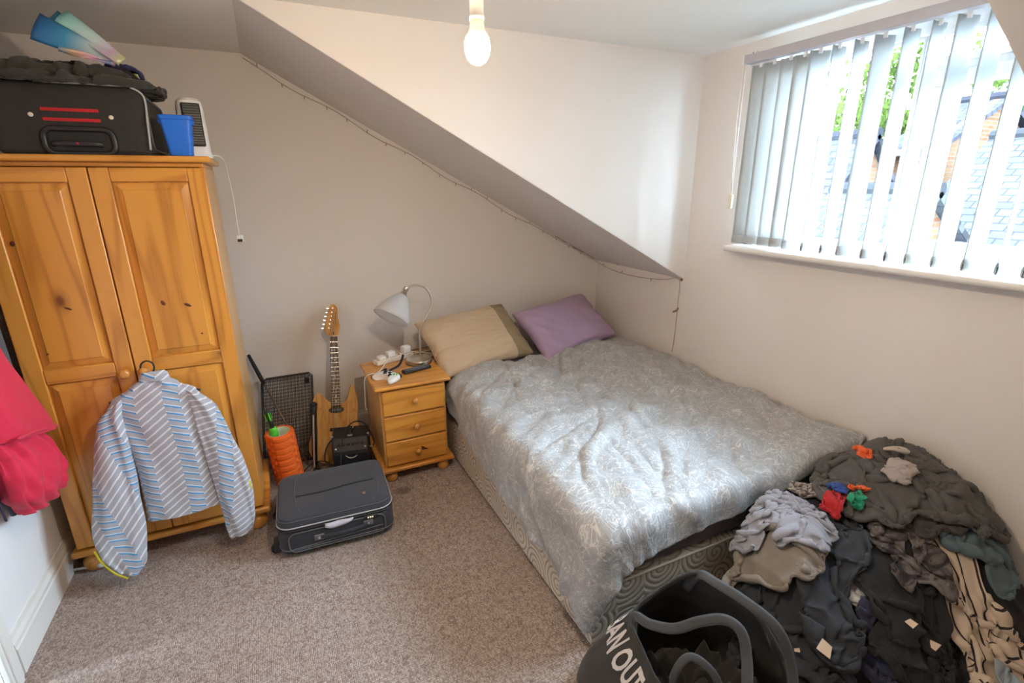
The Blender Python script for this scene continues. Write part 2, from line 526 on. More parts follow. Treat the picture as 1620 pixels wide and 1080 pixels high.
# ------------------------------------------------------------------ vertical blind
vb = empty('vertical_blind', (0, 0, 0), label='white vertical slat blind hanging across the window', cat='blind')
plain('blind_rail', (0.52, 0.50, 0.535), 0.45, var=.03)
hr = MB().box(2.205, 2.25, .42, 1.998, 2.168, 2.207).build('headrail', 'blind_rail', vb, bevel=.002)
MB().box(2.203, 2.252, 1.996, 2.004, 2.166, 2.209).build('end_cap', 'window_plastic', hr, bevel=.002)
plain('bracket_metal', (.2, .19, .16), .4, .8)
for y in (1.955, 1.935): MB().lathe([(.004, 0), (.004, .006)], 8).build('bracket_screw', 'bracket_metal', hr, loc=(2.215, y, 2.207))
MB().box(2.21, W, 1.93, 1.95, 2.206, 2.211).build('wall_bracket', 'window_plastic', hr)
MB().box(2.21, W, .70, .72, 2.206, 2.211).build('wall_bracket', 'window_plastic', hr)
m, nt, b = new_mat('blind_fabric', 0.8, 0, 0.2)
nv = nd(nt, 'ShaderNodeTexNoise', Vector=coords(nt, scale=(60, 60, 400)), Scale=1.0, Detail=2.0)
setc(nt, b, mixc(nt, nv.outputs['Fac'], (.50, .52, .515), (.56, .575, .57)))
tl = nd(nt, 'ShaderNodeBsdfTranslucent'); tl.inputs['Color'].default_value = (.84, .86, .85, 1)
mx = nd(nt, 'ShaderNodeMixShader'); mx.inputs[0].default_value = 0.24
nt.links.new(b.outputs[0], mx.inputs[1]); nt.links.new(tl.outputs[0], mx.inputs[2])
nt.links.new(mx.outputs[0], nt.nodes['Material Output'].inputs['Surface'])
plain('hem_dark', (.10, .09, .10), .8)
yl = [1.978, 1.904, 1.819, 1.749, 1.655, 1.553, 1.462, 1.388, 1.283, 1.192, 1.120, 1.029, 0.934, 0.836, 0.767, .68, .60, .52]
al = [10, 10, 12, 16, 64, 90, 90, 72, 85, 90, 74, 80, 80, 104, 80, 76, 78, 76]
SW = .089
for i, (y0, a) in enumerate(zip(yl, al)):
    a = math.radians(a)
    dx, dy = math.sin(a), -math.cos(a)
    c = Vector((2.252, y0 + dy * SW / 2, 0)); 
    bow = .006
    zt, zb = 2.160, 1.318
    rnd = random.Random(i)
    tw = rnd.uniform(-.06, .06)
    def fn(u, v, c=c, a=a, tw=tw):
        aa = a + tw * (1 - v)
        s = (u - .5) * SW
        n = (math.cos(aa), math.sin(aa))
        q = bow * (1 - (2 * u - 1) ** 2)
        return (c.x + math.sin(aa) * s + n[0] * q, c.y - math.cos(aa) * s + n[1] * q, zb + (zt - zb) * v)
    s = MB().grid(fn, 7, 10).build('slat', 'blind_fabric', vb, smooth=True, solid=.0009)
    # sewn hem pocket with its weight, and the carrier hook above
    def hem(u, v, c=c, a=a, tw=tw):
        aa = a + tw
        s_ = (u - .5) * SW * 1.0
        ang = 2 * PI * v
        return (c.x + math.sin(aa) * s_ + math.cos(aa) * .005 * math.sin(ang), c.y - math.cos(aa) * s_ + math.sin(aa) * .005 * math.sin(ang), zb + .012 - .016 * math.cos(ang) * (1 if math.cos(ang) > 0 else 1.6))
    MB().grid(hem, 2, 13).build('hem_pocket', 'blind_fabric', s, smooth=True, solid=.0006)
    M_ = Matrix.Translation((c.x, c.y, zb + .006)) @ Matrix.Rotation(math.atan2(-math.cos(a), math.sin(a)), 4, 'Z')
    MB().box(-SW / 2 + .001, SW / 2 - .001, -.002, .002, -.010, .014, M_).build('weight', 'hem_dark', s)
    MB().box(c.x - .003, c.x + .003, c.y - .008, c.y + .008, zt - .012, zt + .012).build('carrier', 'window_plastic', s)
# bottom link chain is absent here; control cord at the far end
m_ = MB(); m_.tube([(2.23, 2.004, 2.17), (2.235, 2.010, 1.9), (2.24, 2.012, 1.56)], .0016, 6); m_.build('cord', 'white_gloss', vb, smooth=True)
m_ = MB(); m_.tube([(2.215, 2.006, 2.17), (2.22, 2.014, 1.9), (2.24, 2.016, 1.56)], .0016, 6); m_.build('cord', 'white_gloss', vb, smooth=True)
plain('cord_weight_plastic', (.80, .78, .62), .4)
MB().prism([(-.012, 0), (.012, 0), (.014, .07), (-.014, .07)], -.006, .006).build('cord_weight', 'cord_weight_plastic', vb, bevel=.003, loc=(2.24, 2.014, 1.49), rot=(0, 0, PI / 2))

# ------------------------------------------------------------------ outside: neighbouring roofs and trees
def mk_tiles(name, c0, c1, sc=(1, 1, 1)):
    m, nt, b = new_mat(name, .9, 0, 0)
    v = coords(nt, 'UV')
    br = nd(nt, 'ShaderNodeTexBrick', Vector=v, Scale=1.0, Mortar_Size=.012, Brick_Width=.26, Row_Height=.17)
    for k, cc in (('Color1', c0), ('Color2', c1), ('Mortar', tuple(x * .4 for x in c0))): br.inputs[k].default_value = (*cc, 1)
    n = nd(nt, 'ShaderNodeTexNoise', Vector=v, Scale=1.3, Detail=4.0)
    setc(nt, b, mixc(nt, math_(nt, 'MULTIPLY', n.outputs['Fac'], .5), br.outputs['Color'], tuple(x * 1.3 for x in c1)))
    bump(nt, b, br.outputs['Fac'], -.4, .02)
mk_tiles('roof_slate', (.011, .011, .014), (.019, .0185, .022))
mk_tiles('roof_slate_pale', (.015, .0155, .017), (.022, .0225, .024))
m, nt, b = new_mat('brickwork', .95, 0, 0)
br = nd(nt, 'ShaderNodeTexBrick', Vector=coords(nt, 'UV'), Scale=1.0, Mortar_Size=.010, Brick_Width=.225, Row_Height=.075)
for k, cc in (('Color1', (.046, .019, .010)), ('Color2', (.062, .033, .018)), ('Mortar', (.045, .038, .03))): br.inputs[k].default_value = (*cc, 1)
setc(nt, b, br.outputs['Color'])
plain('outside_red', (.055, .005, .004), .8, spec=0)
plain('outside_white', (.35, .35, .35), .8)
plain('ground_grey', (.02, .021, .019), .95, spec=0)
def quad(name, pts, mat, parent, thick=.08):
    """thick planar quad with metric UVs"""
    P = [Vector(p) for p in pts]
    ux = (P[1] - P[0]).normalized(); n = ux.cross(P[3] - P[0]).normalized(); uy = n.cross(ux)
    mb = MB(); mb.uv = {}
    mb.add([tuple(p) for p in P] + [tuple(p - n * thick) for p in P], [(0, 1, 2, 3), (7, 6, 5, 4), (0, 4, 5, 1), (1, 5, 6, 2), (2, 6, 7, 3), (3, 7, 4, 0)])
    for i, p in enumerate(P + P):
        mb.uv[i] = ((p - P[0]).dot(ux), (p - P[0]).dot(uy))
    return mb.build(name, mat, parent)
GZ = -5.2
hA = empty('neighbour_house', (9.5, 7.8, GZ), label='brick house with dark slate roof seen through the left slats', cat='house')
def house(root, x0, x1, y0, y1, ze, zr, roofmat, gable_y0=True):
    o = Vector(root.location)
    L = lambda *p: tuple(Vector(p) - o)
    quad('wall', [L(x0, y1, GZ), L(x0, y0, GZ), L(x0, y0, ze), L(x0, y1, ze)], 'brickwork', root)
    quad('wall', [L(x0, y0, GZ), L(x1, y0, GZ), L(x1, y0, ze), L(x0, y0, ze)], 'brickwork', root)
    quad('wall', [L(x1, y1, GZ), L(x1, y0, GZ), L(x1, y0, ze), L(x1, y1, ze)], 'brickwork', root)
    xm = (x0 + x1) / 2
    g = MB().prism([(x0, ze), (x1, ze), (xm, zr)], y0 + .0, y0 + .12, Matrix.Translation(-o)); g.uv = {i: (v[0], v[2]) for i, v in enumerate(g.v)}
    g.build('gable', 'brickwork', root)
    quad('roof_slope', [L(x0 - .25, y1, ze - .12), L(x0 - .25, y0 - .15, ze - .12), L(xm, y0 - .15, zr), L(xm, y1, zr)], roofmat, root)
    quad('roof_slope', [L(x1 + .25, y0 - .15, ze - .12), L(x1 + .25, y1, ze - .12), L(xm, y1, zr), L(xm, y0 - .15, zr)], roofmat, root)
    gt = MB(); gt.tube([L(x0 - .32, y0 - .15, ze - .16), L(x0 - .32, y1, ze - .16)], .06, 8); gt.build('gutter', 'hem_dark', root)
    rt_ = MB(); rt_.tube([L(xm, y0 - .15, zr + .02), L(xm, y1, zr + .02)], .09, 8); rt_.build('ridge_tiles', roofmat, root)
house(hA, 9.0, 10.9, 6.0, 13.0, 1.30, 2.42, 'roof_slate')
hB = empty('neighbour_house', (12, 6.0, GZ), label='tall brick gable house rising behind the slate roof', cat='house')
house(hB, 11.6, 15.5, 5.75, 6.7, 2.3, 3.2, 'roof_slate')
hC = empty('neighbour_house', (10, 2, GZ), label='long low house with pale grey tiled roof on the right', cat='house')
house(hC, 9.2, 14.2, -6.0, 5.0, .55, 2.35, 'roof_slate_pale')
hD = empty('outhouse', (6.8, 4.2, GZ), label='small outhouse with grey roof and red fascia beyond the sill', cat='shed')
house(hD, 6.8, 8.4, 3.75, 5.0, .95, 1.5, 'roof_slate_pale')
MB().box(-.32, -.24, -.5, .8, .95 - GZ - .42, .95 - GZ - .18).build('fascia', 'outside_red', hD, bevel=.01)
struct('ground_outside', MB().box(4, 60, -40, 50, GZ - .2, GZ), 'ground_grey', 'grey yard far below the bedroom window', 'ground')
# trees
def mk_leaf(name, c):
    m, nt, b = new_mat(name, .7, 0, 0)
    n = nd(nt, 'ShaderNodeTexNoise', Vector=coords(nt), Scale=3.0, Detail=3.0)
    setc(nt, b, mixc(nt, n.outputs['Fac'], tuple(x * .6 for x in c), tuple(x * 1.5 for x in c)))
    tl = nd(nt, 'ShaderNodeBsdfTranslucent'); tl.inputs['Color'].default_value = (*c, 1)
    mx = nd(nt, 'ShaderNodeMixShader'); mx.inputs[0].default_value = .35
    nt.links.new(b.outputs[0], mx.inputs[1]); nt.links.new(tl.outputs[0], mx.inputs[2])
    nt.links.new(mx.outputs[0], nt.nodes['Material Output'].inputs['Surface'])
mk_leaf('leaf_bright', (.030, .043, .010))
mk_leaf('leaf_cool', (.020, .038, .018))
plain('bark', (.09, .065, .045), .95, var=.3)
def tree(x, y, ztop, r, n, mat, label, seed):
    t = empty('garden_tree', (x, y, GZ), label=label, cat='tree', group='trees beyond the roofs')
    rnd = random.Random(seed)
    tk = MB(); H = ztop - GZ
    tk.tube([(0, 0, 0), (.1, .05, H * .35), (-.05, .1, H * .6), (.05, 0, H * .9)], [.22, .17, .12, .03], 8)
    for k in range(9):
        a = rnd.uniform(0, 2 * PI); z = H * rnd.uniform(.45, .8)
        tk.tube([(0, 0, z), (math.cos(a) * r * .4, math.sin(a) * r * .4, z + r * .3), (math.cos(a) * r * .8, math.sin(a) * r * .8, z + r * .45)], [.07, .045, .015], 6)
    tk.build('trunk', 'bark', t, smooth=True)
    vs, fs = [], []
    blobs = [(rnd.gauss(0, r * .38), rnd.gauss(0, r * .38), H - r * 1.0 + rnd.gauss(0, r * .45), r * rnd.uniform(.25, .45)) for _ in range(26)]
    for k in range(n):
        bx, by, bz, br_ = rnd.choice(blobs)
        d = Vector((rnd.gauss(0, 1), rnd.gauss(0, 1), rnd.gauss(0, 1))).normalized() * br_ * rnd.uniform(.6, 1)
        p = Vector((bx, by, min(bz, H - .3))) + d
        R = Euler((rnd.uniform(0, 6), rnd.uniform(0, 6), rnd.uniform(0, 6))).to_matrix()
        s_ = rnd.uniform(.07, .13)
        o = len(vs)
        for q in ((-1, 0, 0), (0, -.5, .12), (1, 0, 0), (0, .5, .12)): vs.append(tuple(p + R @ (Vector(q) * s_)))
        fs.append((o, o + 1, o + 2, o + 3))
    f = MB().add(vs, fs).build('foliage', mat, t); f['kind'] = 'stuff'
tree(18.2, 10.3, 5.2, 1.8, 5200, 'leaf_bright', 'bright green leafy tree above the brick gable', 3)
tree(21.5, 7.9, 5.0, 1.9, 5200, 'leaf_cool', 'cool green tree set farthest back behind the pale roof', 4)
tree(18.5, 5.0, 4.2, 1.8, 5200, 'leaf_cool', 'cool green tree behind the middle of the pale roof', 5)
tree(18.5, .8, 4.4, 1.8, 5200, 'leaf_cool', 'cool green tree at the right end of the pale roof', 6)
# ------------------------------------------------------------------ pendant bulb
plain('lampholder_plastic', (.80, .74, .66), .35, var=.02)
plain('pendant_dark', (.10, .06, .04), .5)
pb = empty('pendant_bulb', (.447, 1.10, 1.859), label='lit round light bulb hanging from a white ceiling pendant', cat='light bulb')
pb.scale = (.86, .86, .86)
m, nt, b = new_mat('bulb_glow')
nt.nodes.remove(b)
em = nd(nt, 'ShaderNodeEmission', Strength=BULB_STRENGTH); em.inputs['Color'].default_value = (1, .80, .58, 1)
lw_ = nd(nt, 'ShaderNodeTexNoise', Vector=coords(nt), Scale=2.0)
nt.links.new(em.outputs[0], nt.nodes['Material Output'].inputs['Surface'])
MB().lathe([(.0005, 0), (.010, .0015), (.0185, .007), (.0255, .016), (.0298, .0275), (.031, .039), (.030, .050), (.0275, .0585), (.0245, .063)], 28).build('bulb_globe', 'bulb_glow', pb, smooth=True)
plain('bulb_base_plastic', (.80, .66, .42), .4)
MB().lathe([(.0245, .0625), (.021, .070), (.0175, .080), (.0155, .092), (.0145, .100)], 24).build('bulb_neck', 'bulb_base_plastic', pb, smooth=True)
hb = MB().lathe([(.0175, .0965), (.0182, .101), (.0175, .104), (.0165, .107), (.0165, .142), (.0172, .145)], 24).build('lamp_holder', 'lampholder_plastic', pb, smooth=True, auto=40)
MB().lathe([(.0168, .1445), (.0168, .1475)], 24).build('holder_seam', 'pendant_dark', hb)
MB().lathe([(.0165, .1475), (.0155, .175), (.008, .19), (.004, .196)], 24).build('holder_cap', 'lampholder_plastic', hb, smooth=True)
c_ = MB(); c_.tube([(0, 0, .19), (0, 0, (ZC - 1.859) / .86)], .0035, 8); c_.build('flex', 'lampholder_plastic', pb, smooth=True)
MB().lathe([(.05, (ZC - 1.859) / .86 - q) if i < 1 else (r_, (ZC - 1.859) / .86 - q) for i, (r_, q) in enumerate(((.05, 0), (.05, .008), (.04, .022), (.012, .03), (.005, .04)))], 24).build('ceiling_rose', 'lampholder_plastic', pb, smooth=True)

# ------------------------------------------------------------------ raised-panel helper
def raised_panel(root, name, x0, x1, z0, z1, y, mat, depth=.008, bev=.028):
    """fielded panel whose front face looks to -Y"""
    m = MB()
    a = [(x0, y, z0), (x1, y, z0), (x1, y, z1), (x0, y, z1)]
    bq = [(x0 + .004, y + .006, z0 + .004), (x1 - .004, y + .006, z0 + .004), (x1 - .004, y + .006, z1 - .004), (x0 + .004, y + .006, z1 - .004)]
    c = [(x0 + bev, y - depth + .006, z0 + bev), (x1 - bev, y - depth + .006, z0 + bev), (x1 - bev, y - depth + .006, z1 - bev), (x0 + bev, y - depth + .006, z1 - bev)]
    d = [(p[0] + (.003 if i in (0, 3) else -.003), p[1] - .003, p[2] + (.003 if i < 2 else -.003)) for i, p in enumerate(c)]
    k = [(p[0], y + .014, p[2]) for p in bq]
    vs = bq + c + d + k
    q = lambda o, p: [(o + i, o + (i + 1) % 4, p + (i + 1) % 4, p + i) for i in range(4)]
    m.add(vs, q(0, 4) + q(4, 8) + [(8, 9, 10, 11)] + q(12, 0) + [(15, 14, 13, 12)])
    return m.build(name, mat, root)

def turned_knob(root, loc, r=.02):
    m = MB().lathe([(r * .55, 0), (r * .5, r * .4), (r * .62, r * .7), (r * .98, r * 1.05), (r, r * 1.35), (r * .85, r * 1.7), (r * .4, r * 1.9), (.0005, r * 1.95)], 18, Matrix.Rotation(PI / 2, 4, 'X'))
    return m.build('knob', 'pine_knob', root, smooth=True, loc=loc)

def bun_foot(root, loc, r=.05, h=.085):
    m = MB().lathe([(r * .55, 0), (r * .85, h * .08), (r, h * .3), (r * .98, h * .5), (r * .8, h * .68), (r * .62, h * .76), (r * .72, h * .82), (r * .72, h)], 20)
    return m.build('bun_foot', 'pine_knob', root, smooth=True, loc=loc)

# ------------------------------------------------------------------ wardrobe
WXL, WXR, WYF, WYB, WZT = -.946, -.1635, 2.443, 2.965, 1.7357
wr = empty('wardrobe', ((WXL + WXR) / 2, (WYF + WYB) / 2, 0), label='orange pine two-door wardrobe with fielded panels', cat='wardrobe')
o_ = Vector(wr.location)
def wbox(name, x0, x1, y0, y1, z0, z1, mat, parent=None, bevel=.003):
    m = MB().box(x0 - o_.x, x1 - o_.x, y0 - o_.y, y1 - o_.y, z0, z1)
    return m.build(name, mat, parent or wr, bevel=bevel)
wbox('side_panel', WXR - .045, WXR - .027, WYF + .032, WYB - .01, .125, 1.695, 'pine_side')
wbox('side_panel', WXL + .027, WXL + .045, WYF + .032, WYB - .01, .125, 1.695, 'pine_side')
wbox('back_panel', WXL + .045, WXR - .045, WYB - .022, WYB - .012, .125, 1.695, 'pine_side')
wbox('cornice', WXL, WXR, WYF - .005, WYB, 1.712, WZT, 'pine_horizontal', bevel=.008)
wbox('top_rail', WXL + .03, WXR - .03, WYF + .030, WYB - .01, 1.695, 1.713, 'pine_horizontal')
wbox('plinth', WXL, WXR, WYF, WYB, .088, .118, 'pine_horizontal', bevel=.010)
for x in (WXL + .07, WXR - .07):
    for y in (WYF + .055, WYB - .07):
        bun_foot(wr, (x - o_.x, y - o_.y, 0), .052, .09)
XM = -.568
def wdoor(x0, x1, kx, name='door'):
    d = wbox(name, x0, x1, WYF + .0235, WYF + .032, .128, 1.692, 'pine_vertical', bevel=.001)   # thin backing behind the panels
    st = .062
    yf, yb = WYF + .010, WYF + .0235
    for a, b_ in ((x0, x0 + st), (x1 - st, x1)):
        wbox('stile', a, b_, yf, yb, .128, 1.692, 'pine_vertical', d, .004)
    for z0, z1 in ((.128, .195), (.880, .940), (1.640, 1.692)):
        wbox('rail', x0 + st, x1 - st, yf, yb, z0, z1, 'pine_horizontal', d, .004)
    for z0, z1 in ((.195, .880), (.940, 1.640)):
        raised_panel(d, 'panel', x0 + st - o_.x, x1 - st - o_.x, z0, z1, yf + .005 - o_.y, 'pine_vertical')
    turned_knob(d, (kx - o_.x, yf - o_.y, .893), .021)
    return d
dl_ = wdoor(WXL + .025, XM - .002, XM - .034)
dr_ = wdoor(XM + .002, WXR - .027, XM + .034)
plain('knot_brown', (.11, .028, .008), .35, var=.5, scale=160)
for d_, x, z, a_, c_, t_ in ((dl_, -.835, 1.429, .008, .009, .2), (dl_, -.729, 1.176, .013, .004, .5), (dr_, -.422, 1.166, .007, .011, -.4), (dr_, -.338, 1.149, .014, .006, .5), (dr_, -.307, 1.021, .004, .004, 0), (dl_, -.828, 1.006, .004, .004, 0)):
    MB().lathe([(1, -.0008), (1, .0003), (.6, .0006), (.02, .0006)], 18, Matrix.Rotation(t_, 4, 'Y') @ Matrix.Diagonal((a_, 1, c_, 1)) @ rot_to((0, -1, 0))).build('wood_knot', 'knot_brown', d_, smooth=True, loc=(x - o_.x, WYF + .0100 - o_.y, z))

# ------------------------------------------------------------------ bedside cabinet
NXL, NXR, NYF, NYB, NZ = .404, .830, 2.560, 3.032, .586
ns = empty('bedside_cabinet', ((NXL + NXR) / 2, (NYF + NYB) / 2, 0), label='pine three-drawer bedside cabinet between guitar and bed', cat='cabinet')
o_ = Vector(ns.location)
def nbox(name, x0, x1, y0, y1, z0, z1, mat, parent=None, bevel=.003):
    return MB().box(x0 - o_.x, x1 - o_.x, y0 - o_.y, y1 - o_.y, z0, z1).build(name, mat, parent or ns, bevel=bevel)
nbox('cabinet_top', NXL, NXR, NYF, NYB, NZ - .022, NZ, 'pine_horizontal', bevel=.008)
nbox('plinth', NXL, NXR, NYF, NYB, .066, .090, 'pine_horizontal', bevel=.008)
nbox('body', NXL + .028, NXR - .028, NYF + .034, NYB - .012, .090, NZ - .022, 'pine_side')
for x in (NXL + .06, NXR - .06):
    for y in (NYF + .05, NYB - .06):
        bun_foot(ns, (x - o_.x, y - o_.y, 0), .036, .067)
zz = [.096, .250, .404, .560]
for i in range(3):
    d = nbox('drawer', NXL + .038, NXR - .038, NYF + .018, NYF + .034, zz[i] + .003, zz[i + 1] - .005, 'pine_horizontal', bevel=.006)
    turned_knob(d, (0, NYF + .018 - o_.y, (zz[i] + zz[i + 1]) / 2), .017)
    if i == 0:
        d.data.materials.append(MATS['pine_knob'])
        MB().add([(.024, 0, -.008), (.066, 0, -.012), (.022, 0, .018)], [(0, 1, 2)]).build('chipped_patch', plain('bare_dark_wood', (.09, .025, .01), .7, var=.3), d, solid=.0012, loc=(0, NYF + .0178 - o_.y, (zz[0] + zz[1]) / 2))
# ------------------------------------------------------------------ small cloth solver (position based, numpy)
class Cloth:
    def __init__(s, P, rest=None, mask=None, slack=1.0, bend=.25, shear=.6, stretch=1.0, pin=None):
        s.P = P.astype(np.float64).copy()
        R = (P if rest is None else rest).astype(np.float64)
        ny, nx = R.shape[:2]
        mk = np.ones((ny, nx)) if mask is None else mask.astype(float)
        s.mask = mk > .5
        s.w = np.ones((ny, nx, 1))
        if pin is not None: s.w[pin] = 0
        s.cons = []
        def add(A, B, k):
            L = np.linalg.norm(R[B] - R[A], axis=-1, keepdims=True) * slack
            kk = (k * mk[A] * mk[B])[..., None]
            wa, wb = s.w[A], s.w[B]
            sw = np.maximum(wa + wb, 1e-9)
            s.cons.append((A, B, L, kk * wa / sw, kk * wb / sw))
        sl = slice
        for o in (0, 1):
            n = (nx - o) // 2
            add((sl(None), sl(o, o + 2 * n, 2)), (sl(None), sl(o + 1, o + 2 * n, 2)), stretch) if n else 0
            n = (ny - o) // 2
            add((sl(o, o + 2 * n, 2), sl(None)), (sl(o + 1, o + 2 * n, 2), sl(None)), stretch) if n else 0
        for o in (0, 1):
            n = (ny - o) // 2
            if n:
                add((sl(o, o + 2 * n, 2), sl(0, nx - 1)), (sl(o + 1, o + 2 * n, 2), sl(1, nx)), shear)
                add((sl(o, o + 2 * n, 2), sl(1, nx)), (sl(o + 1, o + 2 * n, 2), sl(0, nx - 1)), shear)
        # bending: skip-two springs (row i <-> i+2) in two passes each way
        ii = np.arange(ny - 2); jj = np.arange(nx - 2)
        if bend:
            for ph in (0, 1):
                a = ii[(ii % 4) // 2 == ph]
                add((a, sl(None)), (a + 2, sl(None)), bend)
                a = jj[(jj % 4) // 2 == ph]
                add((sl(None), a), (sl(None), a + 2), bend)
    def relax(s):
        P = s.P
        for A, B, L, ka, kb in s.cons:
            d = P[B] - P[A]
            ln = np.sqrt((d * d).sum(-1, keepdims=True)) + 1e-9
            c = d * (1 - L / ln)
            P[A] += c * ka
            P[B] -= c * kb
    def repel(s, r):
        m = s.mask
        Q = s.P[m].astype(np.float32)
        q2 = (Q * Q).sum(1)
        D2 = q2[:, None] + q2[None] - 2 * Q @ Q.T
        i, j = np.nonzero(D2 < r * r)
        k = i < j
        i, j = i[k], j[k]
        if not len(i): return
        gi, gj = np.nonzero(m)
        far = (np.abs(gi[i] - gi[j]) + np.abs(gj[i] - gj[j])) > 2
        i, j = i[far], j[far]
        d = (Q[j] - Q[i]).astype(np.float64)
        ln = np.linalg.norm(d, axis=1, keepdims=True) + 1e-6
        c = d / ln * (r - ln) * .35
        acc = np.zeros((len(Q), 3))
        np.add.at(acc, j, c); np.add.at(acc, i, -c)
        np.clip(acc, -r, r, out=acc)
        s.P[m] += acc * s.w[m]
    def run(s, steps, collide, dt=1 / 60, g=9.8, damp=.97, iters=2, selfr=0, every=4, wind=None):
        V = np.zeros_like(s.P)
        for t in range(steps):
            prev = s.P.copy()
            V *= damp
            V[..., 2] -= g * dt
            if wind is not None: V += wind(s.P, t) * dt
            s.P += V * dt * s.w
            for _ in range(iters): s.relax()
            if selfr and t % every == 0: s.repel(selfr)
            collide(s.P, prev)
            V = (s.P - prev) / dt
            sp = np.linalg.norm(V, axis=-1, keepdims=True)
            V *= np.minimum(1, 3.0 / (sp + 1e-9))
        return s.P
    def creased(s, amp, seed, wave=.055, size=(1, 1)):
        """doubles the grid and presses sharp directional creases into it"""
        def up(A):
            B = np.empty((A.shape[0] * 2 - 1, A.shape[1]) + A.shape[2:])
            B[::2] = A; B[1::2] = (A[:-1] + A[1:]) / 2
            C_ = np.empty((B.shape[0], B.shape[1] * 2 - 1) + B.shape[2:])
            C_[:, ::2] = B; C_[:, 1::2] = (B[:, :-1] + B[:, 1:]) / 2
            return C_
        P = up(s.P)
        m = up(s.mask.astype(float)) > .99
        Q = np.pad(P, ((1, 1), (1, 1), (0, 0)), mode='edge')
        P = (Q[:-2, 1:-1] + Q[2:, 1:-1] + Q[1:-1, :-2] + Q[1:-1, 2:] + 2 * P) / 6
        N = np.cross(np.gradient(P, axis=1), np.gradient(P, axis=0))
        N /= np.linalg.norm(N, axis=-1, keepdims=True) + 1e-12
        N *= np.sign(np.median(N[..., 2]) or 1)
        ny, nx = P.shape[:2]
        u, v = np.meshgrid(np.linspace(0, size[0], nx), np.linspace(0, size[1], ny))
        r = np.random.RandomState(seed)
        d = np.zeros((ny, nx))
        for k in range(3):
            a = r.uniform(0, np.pi); f = 2 * np.pi / (wave * (1.0, 1.7, 2.6)[k]) / 2
            ph = (u * np.cos(a) + v * np.sin(a)) * f + 1.5 * fnoise(u, v, seed + k, 9, 1) + r.uniform(0, 6)
            gate = np.clip(.5 + .8 * fnoise(u, v, seed + 20 + k, 7, 1), 0, 1)
            d += (.5 - np.abs(np.sin(ph)) ** .7) * gate * (.55, .8, 1.0)[k]
        s.P = P + N * (d * amp)[..., None]
        s.P[..., 0] = np.minimum(s.P[..., 0], 2.295); s.P[..., 2] = np.maximum(s.P[..., 2], .004)
        s.mask = m
        return s
    def mesh(s, name, mat, parent=None, thick=.006, subsurf=1, uv=True, offset=0.0):
        ny, nx = s.P.shape[:2]
        m = s.mask
        idx = -np.ones((ny, nx), int)
        idx[m] = np.arange(m.sum())
        f = m[:-1, :-1] & m[1:, :-1] & m[:-1, 1:] & m[1:, 1:]
        jj, ii = np.nonzero(f)
        fs = np.stack([idx[jj, ii], idx[jj, ii + 1], idx[jj + 1, ii + 1], idx[jj + 1, ii]], 1)
        used = np.unique(fs)
        re = -np.ones(m.sum(), int); re[used] = np.arange(len(used))
        vs = s.P[m][used]
        me = bpy.data.meshes.new(name)
        me.from_pydata(vs.tolist(), [], re[fs].tolist())
        gj, gi = np.nonzero(m)
        UV = np.stack([gi / (nx - 1), gj / (ny - 1)], 1)[used]
        l = me.uv_layers.new(name='UVMap')
        li = np.zeros(len(me.loops), dtype=np.int32); me.loops.foreach_get('vertex_index', li)
        l.data.foreach_set('uv', UV[li].astype(np.float32).ravel())
        me.polygons.foreach_set('use_smooth', [True] * len(me.polygons))
        me.materials.append(MATS[mat])
        o = bpy.data.objects.new(name, me); link(o)
        if parent is not None: o.parent = parent
        if thick:
            md = o.modifiers.new('thickness', 'SOLIDIFY'); md.thickness = thick; md.offset = offset
        if subsurf:
            md = o.modifiers.new('subdivision', 'SUBSURF'); md.levels = subsurf; md.render_levels = subsurf
        return o

def fnoise(X, Y, seed, scale, octv=3):
    """cheap smooth noise on arrays (sum of random sinusoids)"""
    r = np.random.RandomState(seed)
    out = np.zeros_like(X)
    for k in range(octv * 5):
        a = r.uniform(0, 2 * np.pi); f = scale * r.uniform(.5, 1.8) * (1.6 ** (k // 5))
        out += np.sin((X * np.cos(a) + Y * np.sin(a)) * f + r.uniform(0, 6.28)) / (1.7 ** (k // 5))
    return out / 3.0
# ------------------------------------------------------------------ bed
def mk_swirl():
    m, nt, b = new_mat('divan_swirl', .75, 0, .3)
    v = coords(nt, 'UV', scale=(6.5, 6.5, 1))
    vo = nd(nt, 'ShaderNodeTexVoronoi', {'voronoi_dimensions': '2D'}, Vector=v, Scale=1.0, Randomness=.7)
    sub = nd(nt, 'ShaderNodeVectorMath', {'operation': 'SUBTRACT'}); 
    sc = nd(nt, 'ShaderNodeVectorMath', {'operation': 'SCALE'}); nt.links.new(v, sc.inputs[0]); sc.inputs['Scale'].default_value = 1.0
    nt.links.new(v, sub.inputs[0]); nt.links.new(vo.outputs['Position'], sub.inputs[1])
    sx = nd(nt, 'ShaderNodeSeparateXYZ', Vector=sub.outputs[0])
    ang = math_(nt, 'ARCTAN2', sx.outputs[1], sx.outputs[0])
    nz_ = nd(nt, 'ShaderNodeTexNoise', Vector=v, Scale=1.4, Detail=1.0)
    ph = math_(nt, 'ADD', math_(nt, 'MULTIPLY', vo.outputs['Distance'], 38.0), ang)
    ph = math_(nt, 'ADD', ph, math_(nt, 'MULTIPLY', nz_.outputs['Fac'], 5.0))
    s_ = math_(nt, 'SINE', ph)
    c = ramp(nt, math_(nt, 'MULTIPLY_ADD', s_, .5, .5), [(.12, (.40, .33, .245)), (.36, (.60, .53, .43)), (.62, (.72, .655, .55)), (.9, (.66, .595, .49))])
    setc(nt, b, c)
    bump(nt, b, s_, .25, .004)
mk_swirl()
BX0, BX1, BY0, BY1 = .866, 2.296, 1.175, 3.245
bd = empty('divan_bed', ((BX0 + BX1) / 2, (BY0 + BY1) / 2, 0), label='double divan bed with cream swirl-patterned base', cat='bed')
o_ = Vector(bd.location)
